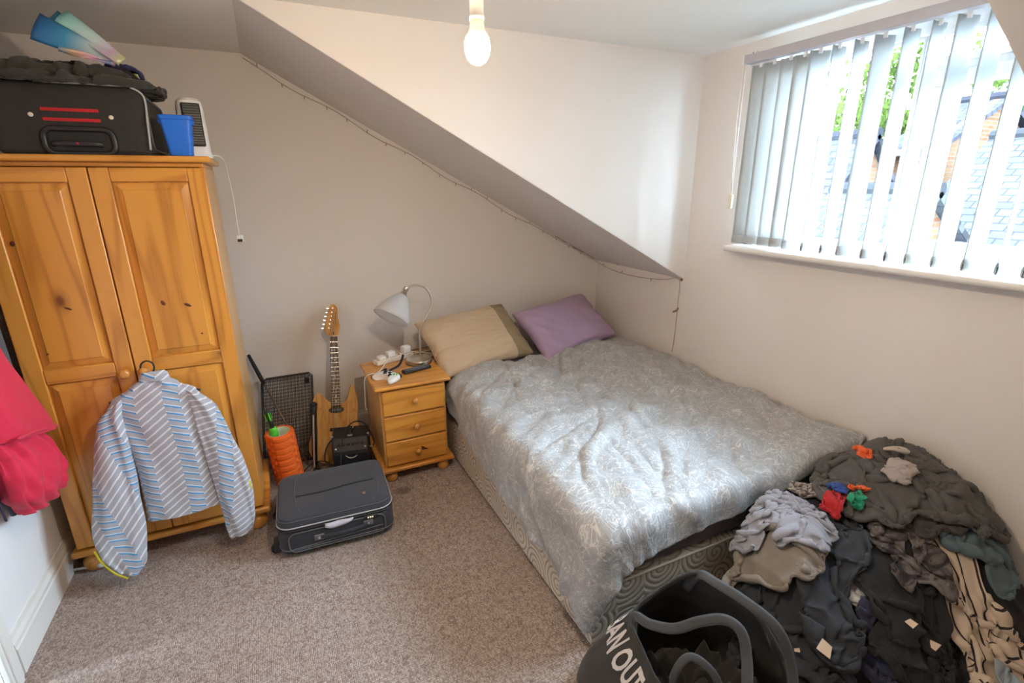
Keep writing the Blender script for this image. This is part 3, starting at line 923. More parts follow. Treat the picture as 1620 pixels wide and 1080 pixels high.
def bbox(name, x0, x1, y0, y1, z0, z1, mat, bevel=.01, uvm=False):
    m = MB().box(x0 - o_.x, x1 - o_.x, y0 - o_.y, y1 - o_.y, z0, z1)
    return m.build(name, mat, bd, bevel=bevel, segs=3)
# base built as upholstered faces with metric UVs
def upholstered(name, x0, x1, y0, y1, z0, z1, mat):
    mb = MB(); mb.uv = {}
    def face(a, b_, c, d):
        o = len(mb.v)
        mb.add([tuple(Vector(p) - o_) for p in (a, b_, c, d)], [(0, 1, 2, 3)])
        ux = (Vector(b_) - Vector(a)); L = ux.length; H = (Vector(d) - Vector(a)).length
        off = (len(mb.v) * .37) % 3
        for k, q in enumerate(((0, 0), (L, 0), (L, H), (0, H))): mb.uv[o + k] = (q[0] + off, q[1])
    face((x0, y1, z0), (x0, y0, z0), (x0, y0, z1), (x0, y1, z1))
    face((x0, y0, z0), (x1, y0, z0), (x1, y0, z1), (x0, y0, z1))
    face((x1, y0, z0), (x1, y1, z0), (x1, y1, z1), (x1, y0, z1))
    face((x1, y1, z0), (x0, y1, z0), (x0, y1, z1), (x1, y1, z1))
    face((x0, y0, z1), (x1, y0, z1), (x1, y1, z1), (x0, y1, z1))
    face((x0, y1, z0), (x1, y1, z0), (x1, y0, z0), (x0, y0, z0))
    return mb.build(name, mat, bd)
upholstered('divan_base', BX0, BX1, BY0, BY1, .018, .255, 'divan_swirl')
plain('castor_black', (.02, .02, .02), .5)
for x in (BX0 + .06, BX1 - .06):
    for y in (BY0 + .06, BY1 - .06):
        MB().lathe([(.025, 0), (.025, .02)], 14).build('castor', 'castor_black', bd, loc=(x - o_.x, y - o_.y, 0))
pp = MB()
for z in (.252,):
    pp.tube([Vector((x, y, z)) - o_ for x, y in ((BX0, BY1), (BX0, BY0), (BX1, BY0), (BX1, BY1))], .006, 8, closed=True)
plain('piping_cream', (.62, .55, .44), .8)
pp.build('base_piping', 'piping_cream', bd, smooth=True)
fabric('sheet_mauve_brown', (.115, .085, .09), .85, patch=4, fold=.6, bmp=.5)
mt = bbox('mattress', BX0 + .006, BX1 - .004, BY0 + .006, BY1, .258, .470, 'sheet_mauve_brown', bevel=.045)

# duvet: satin grey with a pale leafy scrawl
def mk_duvet():
    m, nt, b = new_mat('duvet_satin', .50, 0, .45)
    v = coords(nt, 'UV', scale=(1.85, 2.05, 1))
    def scrawl(scale, seed, w, dist=1.6):
        n = nd(nt, 'ShaderNodeTexNoise', {'noise_dimensions': '3D'}, Vector=coords(nt, 'UV', scale=(1.85, 2.05, 1), loc=(0, 0, seed)), Scale=scale, Detail=2.5, Roughness=.5, Distortion=dist)
        a = math_(nt, 'ABSOLUTE', math_(nt, 'SUBTRACT', n.outputs['Fac'], .5))
        return ramp(nt, a, [(w * .5, 1.0), (w, 0.0)])
    l1 = scrawl(13, 1.3, .018); l2 = scrawl(22, 7.7, .018, 2.4); l3 = scrawl(8, 4.1, .011)
    msk = nd(nt, 'ShaderNodeTexNoise', Vector=v, Scale=9.0, Detail=2.0)
    mk = ramp(nt, msk.outputs['Fac'], [(.42, 0.0), (.55, 1.0)])
    lines = math_(nt, 'MAXIMUM', math_(nt, 'MAXIMUM', l1, math_(nt, 'MULTIPLY', l2, mk)), l3)
    big = nd(nt, 'ShaderNodeTexNoise', Vector=v, Scale=30.0, Detail=4.0, Distortion=2.0)
    c = mixc(nt, big.outputs['Fac'], (.29, .295, .30), (.43, .44, .45))
    c = mixc(nt, math_(nt, 'MULTIPLY', lines, .6), c, (.72, .70, .66))
    setc(nt, b, c)
    cr = nd(nt, 'ShaderNodeTexNoise', Vector=coords(nt, 'UV', scale=(2.9, 1.3, 1), rot=(0, 0, .5)), Scale=7.0, Detail=5.0, Roughness=.55, Distortion=1.2)
    cr2 = nd(nt, 'ShaderNodeTexNoise', Vector=v, Scale=42.0, Detail=3.0)
    h_ = math_(nt, 'ADD', cr.outputs['Fac'], math_(nt, 'MULTIPLY', cr2.outputs['Fac'], .22))
    bump(nt, b, h_, .40, .03)
    b.inputs['Sheen Weight'].default_value = .35
    b.inputs['Sheen Roughness'].default_value = .35
mk_duvet()
def duvet():
    nx, ny = 58, 64
    u, v = np.meshgrid(np.linspace(0, 1, nx), np.linspace(0, 1, ny))      # u: left->wall, v: foot->head
    FL, FR, HL, HR = (.60, 1.045), (2.33, 1.17), (.72, 2.68), (2.30, 2.94)
    x = (1 - v) * ((1 - u) * FL[0] + u * FR[0]) + v * ((1 - u) * HL[0] + u * HR[0])
    y = (1 - v) * ((1 - u) * FL[1] + u * FR[1]) + v * ((1 - u) * HL[1] + u * HR[1])
    cn = np.exp(-((u / .16) ** 2 + (v / .16) ** 2))
    x = x + .085 * cn; y = y + .075 * cn
    R = np.stack([x, y, np.zeros_like(x)], -1)
    P = R.copy()
    P[..., 2] = .56 + .018 * fnoise(x, y, 5, 16, 2)
    P[..., 0] = np.minimum(P[..., 0], 2.295)
    c = Cloth(P, R, slack=1.055, bend=.035, shear=.22)
    bx = np.array([(BX0 + 2.6) / 2, (BY0 + 3.6) / 2, .15]); hb = np.array([(2.6 - BX0) / 2 + .012, (3.6 - BY0) / 2 + .012, .345]); rr = .06
    lumps = [(1.95, 2.62, .32, .085), (1.15, 2.45, .35, .06), (1.35, 1.75, .4, .03), (2.05, 1.75, .30, .02), (1.95, 2.2, .25, .035), (2.12, 1.30, .22, .045), (1.05, 2.75, .25, .03)]
    def collide(P, prev):
        z0 = np.zeros(P.shape[:2])
        for lx, ly, lr, lh in lumps: z0 += lh * np.exp(-((P[..., 0] - lx) ** 2 + (P[..., 1] - ly) ** 2) / (lr * lr))
        p = P.copy(); p[..., 2] -= z0
        q = np.abs(p - bx) - hb + rr
        sg = np.sign(p - bx)
        qp = np.maximum(q, 0)
        ln = np.linalg.norm(qp, axis=-1)
        ins = q.max(-1)
        d = ln + np.minimum(ins, 0) - rr
        hit = d < 0
        n = np.where(ln[..., None] > 1e-9, qp / (ln[..., None] + 1e-12), 0.0)
        deep = ln <= 1e-9
        ax = q.argmax(-1)
        e = np.eye(3)[ax]
        n = np.where(deep[..., None], e, n) * np.where(sg == 0, 1, sg)
        P[hit] -= (n * d[..., None])[hit]
        mv = P - prev
        P[hit] = prev[hit] + mv[hit] - (mv[hit] - (mv[hit] * n[hit]).sum(-1, keepdims=True) * n[hit]) * np.where(n[hit][:, 2:3] > .7, .97, .6)
        P[..., 0] = np.minimum(P[..., 0], 2.298)
        P[..., 2] = np.maximum(P[..., 2], .02)
    c.run(150, collide, iters=4, damp=.93)
    # little pulled creases that fan out from the wall side
    P = c.P
    X, Y = P[..., 0], P[..., 1]
    top = np.clip((P[..., 2] - .42) / .08, 0, 1)
    ang = np.arctan2(Y - 2.6, X - 2.2)
    P[..., 2] += top * (.011 * np.sin(ang * 30 + 2.2 * fnoise(X, Y, 3, 5)) * np.exp(-((np.hypot(X - 2.2, Y - 2.6) - .9) / .55) ** 2) + .008 * fnoise(X, Y, 9, 20, 2))
    return c
dv_ = duvet()
dv_.creased(.026, 14, wave=.17, size=(1.8, 2.0))
def pull_creases(c, n=48, seed=5):
    r = np.random.RandomState(seed)
    P = c.P
    X, Y = P[..., 0].copy(), P[..., 1].copy()
    top = np.clip((P[..., 2] - .44) / .05, 0, 1)
    for k in range(n):
        x0, y0 = r.uniform(1.05, 2.2), r.uniform(1.35, 2.65)
        a = math.atan2(-.82, -.50) + r.uniform(-.55, .55)
        L = r.uniform(.12, .38); dp = r.uniform(.005, .012)
        ca, sa_ = math.cos(a), math.sin(a)
        t = (X - x0) * ca + (Y - y0) * sa_
        d = -(X - x0) * sa_ + (Y - y0) * ca + .025 * np.sin(t * 9 + k)
        win = np.exp(-(t / L) ** 4)
        P[..., 2] += top * win * dp * (-1.1 * np.exp(-(d / .015) ** 2) + .9 * np.exp(-((d - .034) / .022) ** 2))
pull_creases(dv_)
dv = dv_.mesh('duvet', 'duvet_satin', None, thick=.018, subsurf=1, offset=1.0)
tag(dv, 'crumpled grey satin duvet with pale leafy scrawl on the bed', 'duvet')

# pillows
def pillow(name, mat, w, d, t, loc, rot, label, seed, wr_=.006, border=None):
    n = 30
    root = empty(name, loc, rot, label=label, cat='pillow')
    def shell(sgn):
        def fn(u, v):
            a, b_ = 2 * u - 1, 2 * v - 1
            ee = (1 - abs(a) ** 3.2) * (1 - abs(b_) ** 3.2)
            th = t * .5 * max(ee, 0) ** .42
            pin = 1 - .07 * (1 - abs(b_)) * abs(a) ** 6
            pin2 = 1 - .09 * (1 - abs(a)) * abs(b_) ** 6
            x, y = a * w / 2 * pin, b_ * d / 2 * pin2
            nz2 = mnoise.noise(Vector((x * 7 + seed, y * 7, sgn * 3)))
            cr = math.sin((x * .6 + y) * 60 + 6 * mnoise.noise(Vector((x * 5, y * 5, seed)))) * abs(a) ** 2
            return (x, y, sgn * th + ((.012 * nz2 + wr_ * cr) * min(1, th / (t * .3))))
        return fn
    m = MB(); m.grid(shell(1), n, n, True); m.grid(shell(-1), n, n, True)
    me_o = m.build('pillowcase', mat, root, smooth=True)
    bm = bmesh.new(); bm.from_mesh(me_o.data); bmesh.ops.remove_doubles(bm, verts=bm.verts, dist=.0008); bmesh.ops.recalc_face_normals(bm, faces=bm.faces); bm.to_mesh(me_o.data); bm.free()
    md = me_o.modifiers.new('subdivision', 'SUBSURF'); md.levels = 1; md.render_levels = 1
    return root
# beige case with an olive end band; lilac case; striped pillow underneath
m, nt, b = new_mat('pillow_beige', .85, 0, .2)
ux = nd(nt, 'ShaderNodeSeparateXYZ', Vector=coords(nt, 'UV'))
nn = nd(nt, 'ShaderNodeTexNoise', Vector=coords(nt), Scale=5.0, Detail=3.0)
c = mixc(nt, nn.outputs['Fac'], (.56, .42, .29), (.64, .49, .345))
c = mixc(nt, math_(nt, 'GREATER_THAN', ux.outputs[0], .80), c, (.31, .24, .145))
setc(nt, b, c)
fo = nd(nt, 'ShaderNodeTexNoise', Vector=coords(nt, scale=(6, 14, 10)), Scale=1.0, Detail=4.0, Distortion=1.0)
bump(nt, b, fo.outputs['Fac'], .8, .03)
fabric('pillow_lilac', (.46, .33, .48), .8, patch=5, var=.06, fold=.8, bmp=.4, sheen=.1)
m, nt, b = new_mat('pillow_striped', .85)
ux = nd(nt, 'ShaderNodeSeparateXYZ', Vector=coords(nt, 'UV'))
st = math_(nt, 'FRACT', math_(nt, 'MULTIPLY', ux.outputs[1], 5.0))
setc(nt, b, ramp(nt, st, [(0, (.20, .13, .08)), (.4, (.20, .13, .08)), (.42, (.60, .50, .38)), (.6, (.60, .50, .38)), (.62, (.36, .25, .16))], 'CONSTANT'))
pillow('pillow', 'pillow_striped', .60, .36, .08, (1.01, 3.06, .535), (math.radians(10), math.radians(-2), math.radians(4)), 'flat brown striped pillow tucked under the beige pillow', 11)
pillow('pillow', 'pillow_beige', .68, .46, .15, (1.125, 2.93, .672), (math.radians(36), math.radians(-3), math.radians(9)), 'beige pillow with olive end band against the back wall', 3)
pillow('pillow', 'pillow_lilac', .70, .44, .14, (1.835, 2.985, .664), (math.radians(36), math.radians(-4), math.radians(13)), 'lilac pillow in the corner at the head of the bed', 8)
# ------------------------------------------------------------------ heap of clothes at the foot of the bed
HX0, HY0, HS = .60, -.10, .01
HNX, HNY = 173, 132
_hx = HX0 + np.arange(HNX) * HS; _hy = HY0 + np.arange(HNY) * HS
GX, GY = np.meshgrid(_hx, _hy)
sst = lambda t: np.clip(t, 0, 1) ** 2 * (3 - 2 * np.clip(t, 0, 1))
HF = .44 * sst((GY - .22) / .80) * sst((GX - .98) / .62) * (.72 + .28 * sst((GX - 1.3) / .6)) * 1.0
HF = HF + .07 * np.exp(-((GX - 1.55) ** 2 + (GY - 1.0) ** 2) / .035) + .13 * np.exp(-((GX - 2.2) ** 2 + (GY - .92) ** 2) / .06) + .09 * np.exp(-((GX - 2.22) ** 2 + (GY - .66) ** 2) / .05) + .03 * fnoise(GX, GY, 4, 12, 2) * (HF > .05)
HF = np.maximum(HF, 0)
HF[(GY > BY0 - .012) & (GX > BX0)] = .49
def samp(F, X, Y):
    fx = np.clip((X - HX0) / HS, 0, HNX - 1.001); fy = np.clip((Y - HY0) / HS, 0, HNY - 1.001)
    i = fx.astype(int); j = fy.astype(int); a = fx - i; b_ = fy - j
    return (F[j, i] * (1 - a) + F[j, i + 1] * a) * (1 - b_) + (F[j + 1, i] * (1 - a) + F[j + 1, i + 1] * a) * b_
def smooth_h(F, n=1):
    for _ in range(n):
        G = np.pad(F, 1, mode='edge')
        F = (G[:-2, 1:-1] + G[2:, 1:-1] + G[1:-1, :-2] + G[1:-1, 2:] + 2 * F) / 6
    return F

def garment_mask(kind, nx, ny):
    u, v = np.meshgrid(np.linspace(-1, 1, nx), np.linspace(-1, 1, ny))
    if kind == 'shirt':      # body with sleeves at the top
        return (np.abs(u) < .58) | ((v > .35) & (v < .95) & (np.abs(u) < 1.01 - .0 * v))
    if kind == 'long':       # long-sleeved: sleeves spread wide
        return (np.abs(u) < .45) | ((v > .55 - .1 * np.abs(u)) & (v < 1.0 - .12 * np.abs(u)))
    if kind == 'trousers':
        return (v > .45) | ((np.abs(u) > .12) & (np.abs(u) < .98))
    if kind == 'round':
        return (u * u + v * v) < 1.0
    return np.ones((ny, nx), bool)

def garment(name, mat, label, cat, cx, cy, rot, w, l, crumple=.7, kind='rect', sp=.017, thick=.005, seed=1, drop=.04, steps=110, bend=.05, grp=None, noise_amp=.035, lift=.0, selfr=.8, tube_twist=0.0, crease=.013):
    nx, ny = max(6, int(w / sp)), max(6, int(l / sp))
    u, v = np.meshgrid(np.linspace(-.5, .5, nx) * w, np.linspace(-.5, .5, ny) * l)
    R = np.stack([u, v, np.zeros_like(u)], -1)
    cu, cv = u * crumple, v * crumple
    cu = cu + .03 * fnoise(u, v, seed, 11, 1) * (1 - crumple) * 2; cv = cv + .03 * fnoise(u, v, seed + 50, 11, 1) * (1 - crumple) * 2
    if tube_twist:
        ta = tube_twist * v
        cu, cv = cu * np.cos(ta) - cv * np.sin(ta), cu * np.sin(ta) + cv * np.cos(ta)
    ca, sa_ = math.cos(rot), math.sin(rot)
    X = cx + cu * ca - cv * sa_; Y = cy + cu * sa_ + cv * ca
    X = np.minimum(X, 2.285)
    Z = samp(HF, X, Y) + drop + lift + noise_amp * (fnoise(u, v, seed + 7, 24, 2) + 1)
    c = Cloth(np.stack([X, Y, Z], -1), R, garment_mask(kind, nx, ny), bend=bend, shear=.35, slack=1.0)
    Hs = smooth_h(HF, 1)
    gy_, gx_ = np.gradient(Hs, HS)
    t = thick * .5 + .003
    def collide(P, prev):
        h_ = samp(Hs, P[..., 0], P[..., 1]) + t
        pen = h_ - P[..., 2]
        hit = pen > 0
        ax = samp(gx_, P[..., 0], P[..., 1]); ay = samp(gy_, P[..., 0], P[..., 1])
        n = np.stack([-ax, -ay, np.ones_like(ax)], -1); n /= np.linalg.norm(n, axis=-1, keepdims=True)
        d = np.minimum(pen * n[..., 2], .03)
        P[hit] += (n * d[..., None])[hit]
        mv = P - prev
        tn = mv - (mv * n).sum(-1, keepdims=True) * n
        P[hit] -= tn[hit] * .9
        if crumple < .9:
            dx, dy = P[..., 0] - cx, P[..., 1] - cy
            lu, lv = dx * ca + dy * sa_, -dx * sa_ + dy * ca
            th = np.arctan2(lv, lu)
            lim = 1 + .13 * np.sin(th * 3 + seed) + .08 * np.sin(th * 7 + seed * 2.1) + .05 * np.sin(th * 13 + seed * 1.3)
            r = (np.abs(lu / (w * crumple * .56)) ** 2.6 + np.abs(lv / (l * crumple * .56)) ** 2.6) ** (1 / 2.6) / lim
            k = np.where(r > 1, 1 / np.maximum(r, 1e-6), 1.0)
            k = 1 - (1 - k) * .5
            P[..., 0] = cx + dx * k; P[..., 1] = cy + dy * k
        P[..., 0] = np.minimum(P[..., 0], 2.288)
        P[..., 2] = np.maximum(P[..., 2], .006)
    c.run(steps, collide, iters=3, damp=.90, selfr=selfr * sp, every=3)
    # raise the heap surface by what was just dropped
    P = c.P
    Q = P[c.mask]
    for s_ in (0, .5):
        Qi = Q if s_ == 0 else (P[:-1, :-1] * .25 + P[1:, :-1] * .25 + P[:-1, 1:] * .25 + P[1:, 1:] * .25)[c.mask[:-1, :-1] & c.mask[1:, 1:]]
        i = np.clip(((Qi[:, 0] - HX0) / HS).round().astype(int), 1, HNX - 2); j = np.clip(((Qi[:, 1] - HY0) / HS).round().astype(int), 1, HNY - 2)
        for di in (-1, 0, 1):
            for dj in (-1, 0, 1):
                np.maximum.at(HF, (j + dj, i + di), Qi[:, 2] + thick * .5 + .001)
    c.creased(crease, seed, size=(w, l), wave=max(.05, sp * 3.4))
    o = c.mesh(name, mat, None, thick=thick, subsurf=0)
    return tag(o, label, cat, grp)

fabric('cloth_black', (.027, .027, .030), .92, var=.3, sheen=.05, fold=.6, bmp=.35, patch=9)
fabric('cloth_black_cool', (.046, .052, .064), .85, var=.3, sheen=.05, fold=.6, bmp=.35, patch=9)
fabric('cloth_charcoal', (.105, .10, .097), .85, var=.2, sheen=.08, fold=.6, bmp=.35, patch=9)
fabric('cloth_charcoal_brown', (.07, .062, .058), .9, var=.2, sheen=.05, fold=.6, bmp=.35, patch=9)
fabric('cloth_grey_jersey', (.33, .33, .37), .9, var=.12, sheen=.12, fold=.5, bmp=.3, patch=7)
fabric('cloth_taupe', (.27, .235, .20), .9, var=.15, sheen=.12, fold=.5, bmp=.3, patch=7)
fabric('cloth_teal', (.115, .165, .185), .9, var=.2, sheen=.1, fold=.6, bmp=.3, patch=12)
fabric('cloth_red', (.50, .018, .022), .8, var=.2, fold=.5)
fabric('cloth_orange', (.85, .13, .025), .8, var=.15, fold=.4)
fabric('cloth_green', (.015, .30, .16), .8, var=.2, fold=.4)
fabric('cloth_blue', (.02, .06, .28), .8, var=.2, fold=.4)
fabric('cloth_navy', (.030, .034, .075), .85, var=.3, fold=.6)
fabric('cloth_white', (.62, .60, .58), .9, var=.1, fold=.4)
fabric('cloth_cream', (.60, .48, .36), .9, var=.15, fold=.5)
fabric('cloth_sock', (.47, .41, .38), .95, var=.12, weave=500, bmp=.5)
fabric('cloth_pale_blue', (.34, .40, .44), .9, var=.2, fold=.4)
def striped_fabric(name, base, line, n, axis=1, duty=.16, seed=0.0):
    m, nt, b = new_mat(name, .9, 0, .2)
    ux = nd(nt, 'ShaderNodeSeparateXYZ', Vector=coords(nt, 'UV'))
    nn = nd(nt, 'ShaderNodeTexNoise', Vector=coords(nt), Scale=30.0, Detail=3.0)
    f = math_(nt, 'FRACT', math_(nt, 'ADD', math_(nt, 'MULTIPLY', ux.outputs[axis], float(n)), math_(nt, 'MULTIPLY', nn.outputs['Fac'], .04)))
    c = mixc(nt, math_(nt, 'LESS_THAN', f, duty), base, line)
    c = mixc(nt, math_(nt, 'MULTIPLY', nn.outputs['Fac'], .35), c, tuple(x * .75 for x in base), 'MULTIPLY')
    setc(nt, b, c)
    bump(nt, b, nn.outputs['Fac'], .3, .005)
striped_fabric('cloth_cream_striped', (.72, .59, .46), (.05, .04, .045), 17, 1, .15)
striped_fabric('cloth_sand_striped', (.40, .34, .30), (.13, .11, .10), 9, 0, .4)
m, nt, b = new_mat('cloth_camo', .9, 0, .2)
nn = nd(nt, 'ShaderNodeTexNoise', Vector=coords(nt, scale=(9, 20, 20)), Scale=1.0, Detail=3.0, Distortion=1.2)
setc(nt, b, ramp(nt, nn.outputs['Fac'], [(.38, (.055, .05, .055)), (.48, (.12, .105, .105)), (.60, (.20, .175, .17))]))
GR = 'clothes heaped at the foot of the bed'
def R_(d): return math.radians(d)
# bottom layers first
garment('black_blanket', 'cloth_black', 'wide black blanket spread under the clothes heap', 'blanket', 1.80, .60, R_(8), 1.02, 1.0, .93, sp=.03, seed=21, bend=.03, noise_amp=.03, grp=GR, selfr=0)
garment('hooded_top', 'cloth_black', 'black hooded top low in the heap beside the striped shirt', 'hooded top', 1.74, .54, R_(-20), .85, .85, .55, 'long', seed=22, grp=GR, noise_amp=.06, sp=.019)
garment('striped_shirt', 'cloth_cream_striped', 'cream shirt with thin black stripes by the wall', 'shirt', 2.06, .48, R_(62), .80, .85, .55, 'shirt', seed=23, grp=GR, noise_amp=.07, sp=.019)
garment('vest', 'cloth_white', 'white vest showing between the black clothes', 'vest', 1.70, .79, R_(-60), .26, .42, .6, sp=.016, seed=24, grp=GR)
garment('cloth_napkin', 'cloth_cream', 'folded cream cloth below the white vest', 'cloth', 1.66, .66, R_(-70), .18, .34, .5, sp=.014, seed=25, grp=GR)
garment('navy_shorts', 'cloth_navy', 'dark navy shorts near the front of the heap', 'shorts', 1.60, .64, R_(30), .36, .36, .5, sp=.015, seed=26, grp=GR)
garment('teal_jumper', 'cloth_teal', 'slate teal jumper against the wall', 'jumper', 2.16, .69, R_(20), .62, .60, .42, 'shirt', seed=27, grp=GR, noise_amp=.09, thick=.009)
garment('black_trousers', 'cloth_black', 'black trousers in the shaded middle of the heap', 'trousers', 1.72, .66, R_(-35), .50, .60, .55, 'rect', seed=45, grp=GR, noise_amp=.07)
garment('camouflage_trousers', 'cloth_camo', 'grey camouflage trousers in the middle of the heap', 'trousers', 1.92, .78, R_(-42), .44, .80, .50, 'trousers', seed=28, grp=GR, noise_amp=.08)
garment('sweatshirt', 'cloth_black_cool', 'blue-black sweatshirt slumped in front of the bed foot', 'sweatshirt', 1.45, .81, R_(12), .86, .66, .52, 'long', seed=30, grp=GR, noise_amp=.09, sp=.018)
garment('tracksuit_trousers', 'cloth_black_cool', 'blue-black tracksuit trousers running from the red shirt to the tote bag', 'trousers', 1.62, .83, R_(-58), .30, .95, .62, 'rect', seed=29, grp=GR, noise_amp=.07)
garment('taupe_shirt', 'cloth_taupe', 'taupe shirt under the pale grey jersey top', 'shirt', 1.49, .955, R_(15), .68, .58, .40, 'shirt', seed=31, grp=GR, noise_amp=.08)
garment('jersey_top', 'cloth_grey_jersey', 'pale grey jersey top bundled against the duvet edge', 'top', 1.60, 1.0, R_(20), .80, .66, .38, 'shirt', seed=32, grp=GR, noise_amp=.10)
garment('sand_striped_scarf', 'cloth_sand_striped', 'sand and brown striped scarf end by the duvet', 'scarf', 1.80, 1.055, R_(35), .20, .30, .5, sp=.012, seed=33, grp=GR)
garment('charcoal_hoodie', 'cloth_charcoal_brown', 'brownish charcoal hoodie below the grey jacket', 'hoodie', 2.08, .80, R_(-30), .55, .50, .5, 'shirt', seed=35, grp=GR, noise_amp=.08)
garment('charcoal_jacket', 'cloth_charcoal', 'charcoal grey jacket with sleeve reaching the wall', 'jacket', 2.08, .91, R_(-42), 1.15, .74, .50, 'rect', seed=34, grp=GR, noise_amp=.10, thick=.008, sp=.0185)
garment('red_shirt', 'cloth_red', 'bright red shirt corner in the heap', 'shirt', 1.79, .965, R_(-75), .12, .30, .5, sp=.011, seed=36, grp=GR)
garment('blue_shorts', 'cloth_blue', 'small blue shorts beside the red shirt', 'shorts', 1.835, .98, R_(-50), .12, .18, .45, sp=.011, seed=37, grp=GR)
garment('green_sports_sock', 'cloth_green', 'green sports sock beside the red shirt', 'sock', 1.845, .93, R_(-25), .20, .12, .5, sp=.011, seed=38, grp=GR)
garment('orange_lining', 'cloth_orange', 'orange lining scrap sticking out beside the duvet corner', 'cloth', 2.07, 1.04, R_(-45), .09, .20, .55, sp=.011, seed=39, grp=GR)
garment('orange_ribbon', 'cloth_orange', 'narrow orange strip in the middle of the heap', 'ribbon', 1.90, .94, R_(45), .04, .15, .7, sp=.010, seed=40, grp=GR, noise_amp=.01)
garment('ribbed_sock', 'cloth_sock', 'beige ribbed sock rolled on the charcoal jacket', 'sock', 2.04, .90, R_(10), .24, .26, .42, sp=.012, seed=41, grp=GR, noise_amp=.06, thick=.008)
garment('pale_blue_flannel', 'cloth_pale_blue', 'pale blue flannel at the edge of the striped shirt', 'flannel', 1.90, .44, R_(30), .16, .20, .5, sp=.012, seed=42, grp=GR)
# ------------------------------------------------------------------ things on the bedside cabinet
plain('steel_satin', (.60, .56, .50), .30, 1.0, var=.04, scale=60)
plain('black_plastic', (.018, .018, .02), .4, var=.2)
plain('black_rubber', (.015, .015, .016), .7, var=.2)
plain('white_plastic', (.80, .79, .77), .35, var=.02)
plain('cream_plastic', (.74, .68, .58), .4, var=.03)
plain('green_plastic', (.10, .62, .04), .4, var=.05)
plain('chrome', (.60, .59, .57), .3, 1.0, var=.02)
lp = empty('table_lamp', (.735, 2.885, NZ), label='brushed steel table lamp with frosted glass shade on the bedside cabinet', cat='lamp')
MB().lathe([(.076, 0), (.079, .004), (.079, .020), (.074, .026), (.02, .030), (.012, .036), (.002, .037)], 32).build('lamp_base', 'steel_satin', lp, smooth=True, auto=35)
MB().lathe([(.080, 0), (.080, .004)], 32).build('base_pad', 'black_rubber', lp)
st_ = MB(); st_.tube(catmull([(.01, .0, .03), (.015, .0, .12), (.02, .005, .195), (.055, .01, .26), (.105, .02, .335), (.105, .03, .40), (.075, .035, .45), (.02, .035, .470), (-.03, .03, .462), (-.05, .025, .455)], 6), .0058, 10)
st_.build('stem', 'steel_satin', lp, smooth=True)
AX = Vector((-.095, -.055, -.125)).normalized()
hold = Vector((-.047, .025, .445))
Ms = Matrix.Translation(hold) @ rot_to(AX)
MB().lathe([(.010, -.022), (.016, -.02), (.016, -.004), (.013, .0), (.022, .030), (.031, .036)], 20, Ms).build('lamp_holder', 'steel_satin', lp, smooth=True, auto=40)
m, nt, b = new_mat('frosted_glass', .55, 0, .4)
nn = nd(nt, 'ShaderNodeTexNoise', Vector=coords(nt), Scale=14.0)
setc(nt, b, mixc(nt, nn.outputs['Fac'], (.80, .81, .82), (.86, .87, .88)))
tl = nd(nt, 'ShaderNodeBsdfTranslucent'); tl.inputs['Color'].default_value = (.9, .91, .93, 1)
tp = nd(nt, 'ShaderNodeBsdfTransparent'); mx2 = nd(nt, 'ShaderNodeMixShader'); mx2.inputs[0].default_value = .25
mx = nd(nt, 'ShaderNodeMixShader'); mx.inputs[0].default_value = .45
nt.links.new(b.outputs[0], mx.inputs[1]); nt.links.new(tl.outputs[0], mx.inputs[2])
nt.links.new(mx.outputs[0], mx2.inputs[1]); nt.links.new(tp.outputs[0], mx2.inputs[2])
nt.links.new(mx2.outputs[0], nt.nodes['Material Output'].inputs['Surface'])
MB().lathe([(.030, .034), (.040, .045), (.064, .085), (.086, .125), (.100, .160), (.108, .188)], 36, Ms, cap=False).build('lamp_shade', 'frosted_glass', lp, smooth=True, solid=.003)
MB().lathe([(.012, .03), (.013, .05), (.022, .075), (.025, .092), (.018, .108), (.002, .114)], 18, Ms).build('lamp_bulb', 'white_plastic', lp, smooth=True)
c_ = MB(); c_.tube(catmull([(.06, .05, .006), (.10, .06, .008), (.13, .09, .02), (.15, .13, .01)], 6), .0028, 8); c_.build('lamp_flex', 'cream_plastic', lp, smooth=True)

gc = empty('game_controller', (.505, 2.672, NZ + .001), (0, 0, math.radians(-62)), label='white game controller with black sticks and green buttons on the cabinet', cat='controller')
ol = [(-.050, .040), (-.020, .046), (.020, .046), (.050, .040), (.068, .022), (.078, -.015), (.080, -.048), (.068, -.060), (.052, -.048), (.036, -.018), (0, -.012), (-.036, -.018), (-.052, -.048), (-.068, -.060), (-.080, -.048), (-.078, -.015), (-.068, .022)]
ol = [(p.x, p.y) for p in catmull([(a, b_, 0) for a, b_ in ol], 3, True)]
def shell(mb, k, z0, z1):
    cxy = lambda p, s_: (p[0] * s_, p[1] * s_)
    rings = [(.80, z0), (.96, z0 + .007), (1.0, (z0 + z1) / 2), (.95, z1 - .006), (.82, z1)]
    n = len(ol); vs = []; fs = []
    for s_, z in rings:
        for p in ol:
            drop = .008 * max(0, -(p[1] + .01) / .05)
            vs.append((p[0] * (s_ if s_ < 1 else 1), p[1] * s_ - (1 - s_) * .008, z - (drop if z > (z0 + z1) / 2 else 0)))
    for i in range(len(rings) - 1):
        fs += [(i * n + k_, i * n + (k_ + 1) % n, (i + 1) * n + (k_ + 1) % n, (i + 1) * n + k_) for k_ in range(n)]
    fs += [tuple(range(n - 1, -1, -1)), tuple((len(rings) - 1) * n + k_ for k_ in range(n))]
    mb.add(vs, fs)
m_ = MB(); shell(m_, 1, 0, .036); m_.build('controller_shell', 'white_plastic', gc, smooth=True, auto=50)
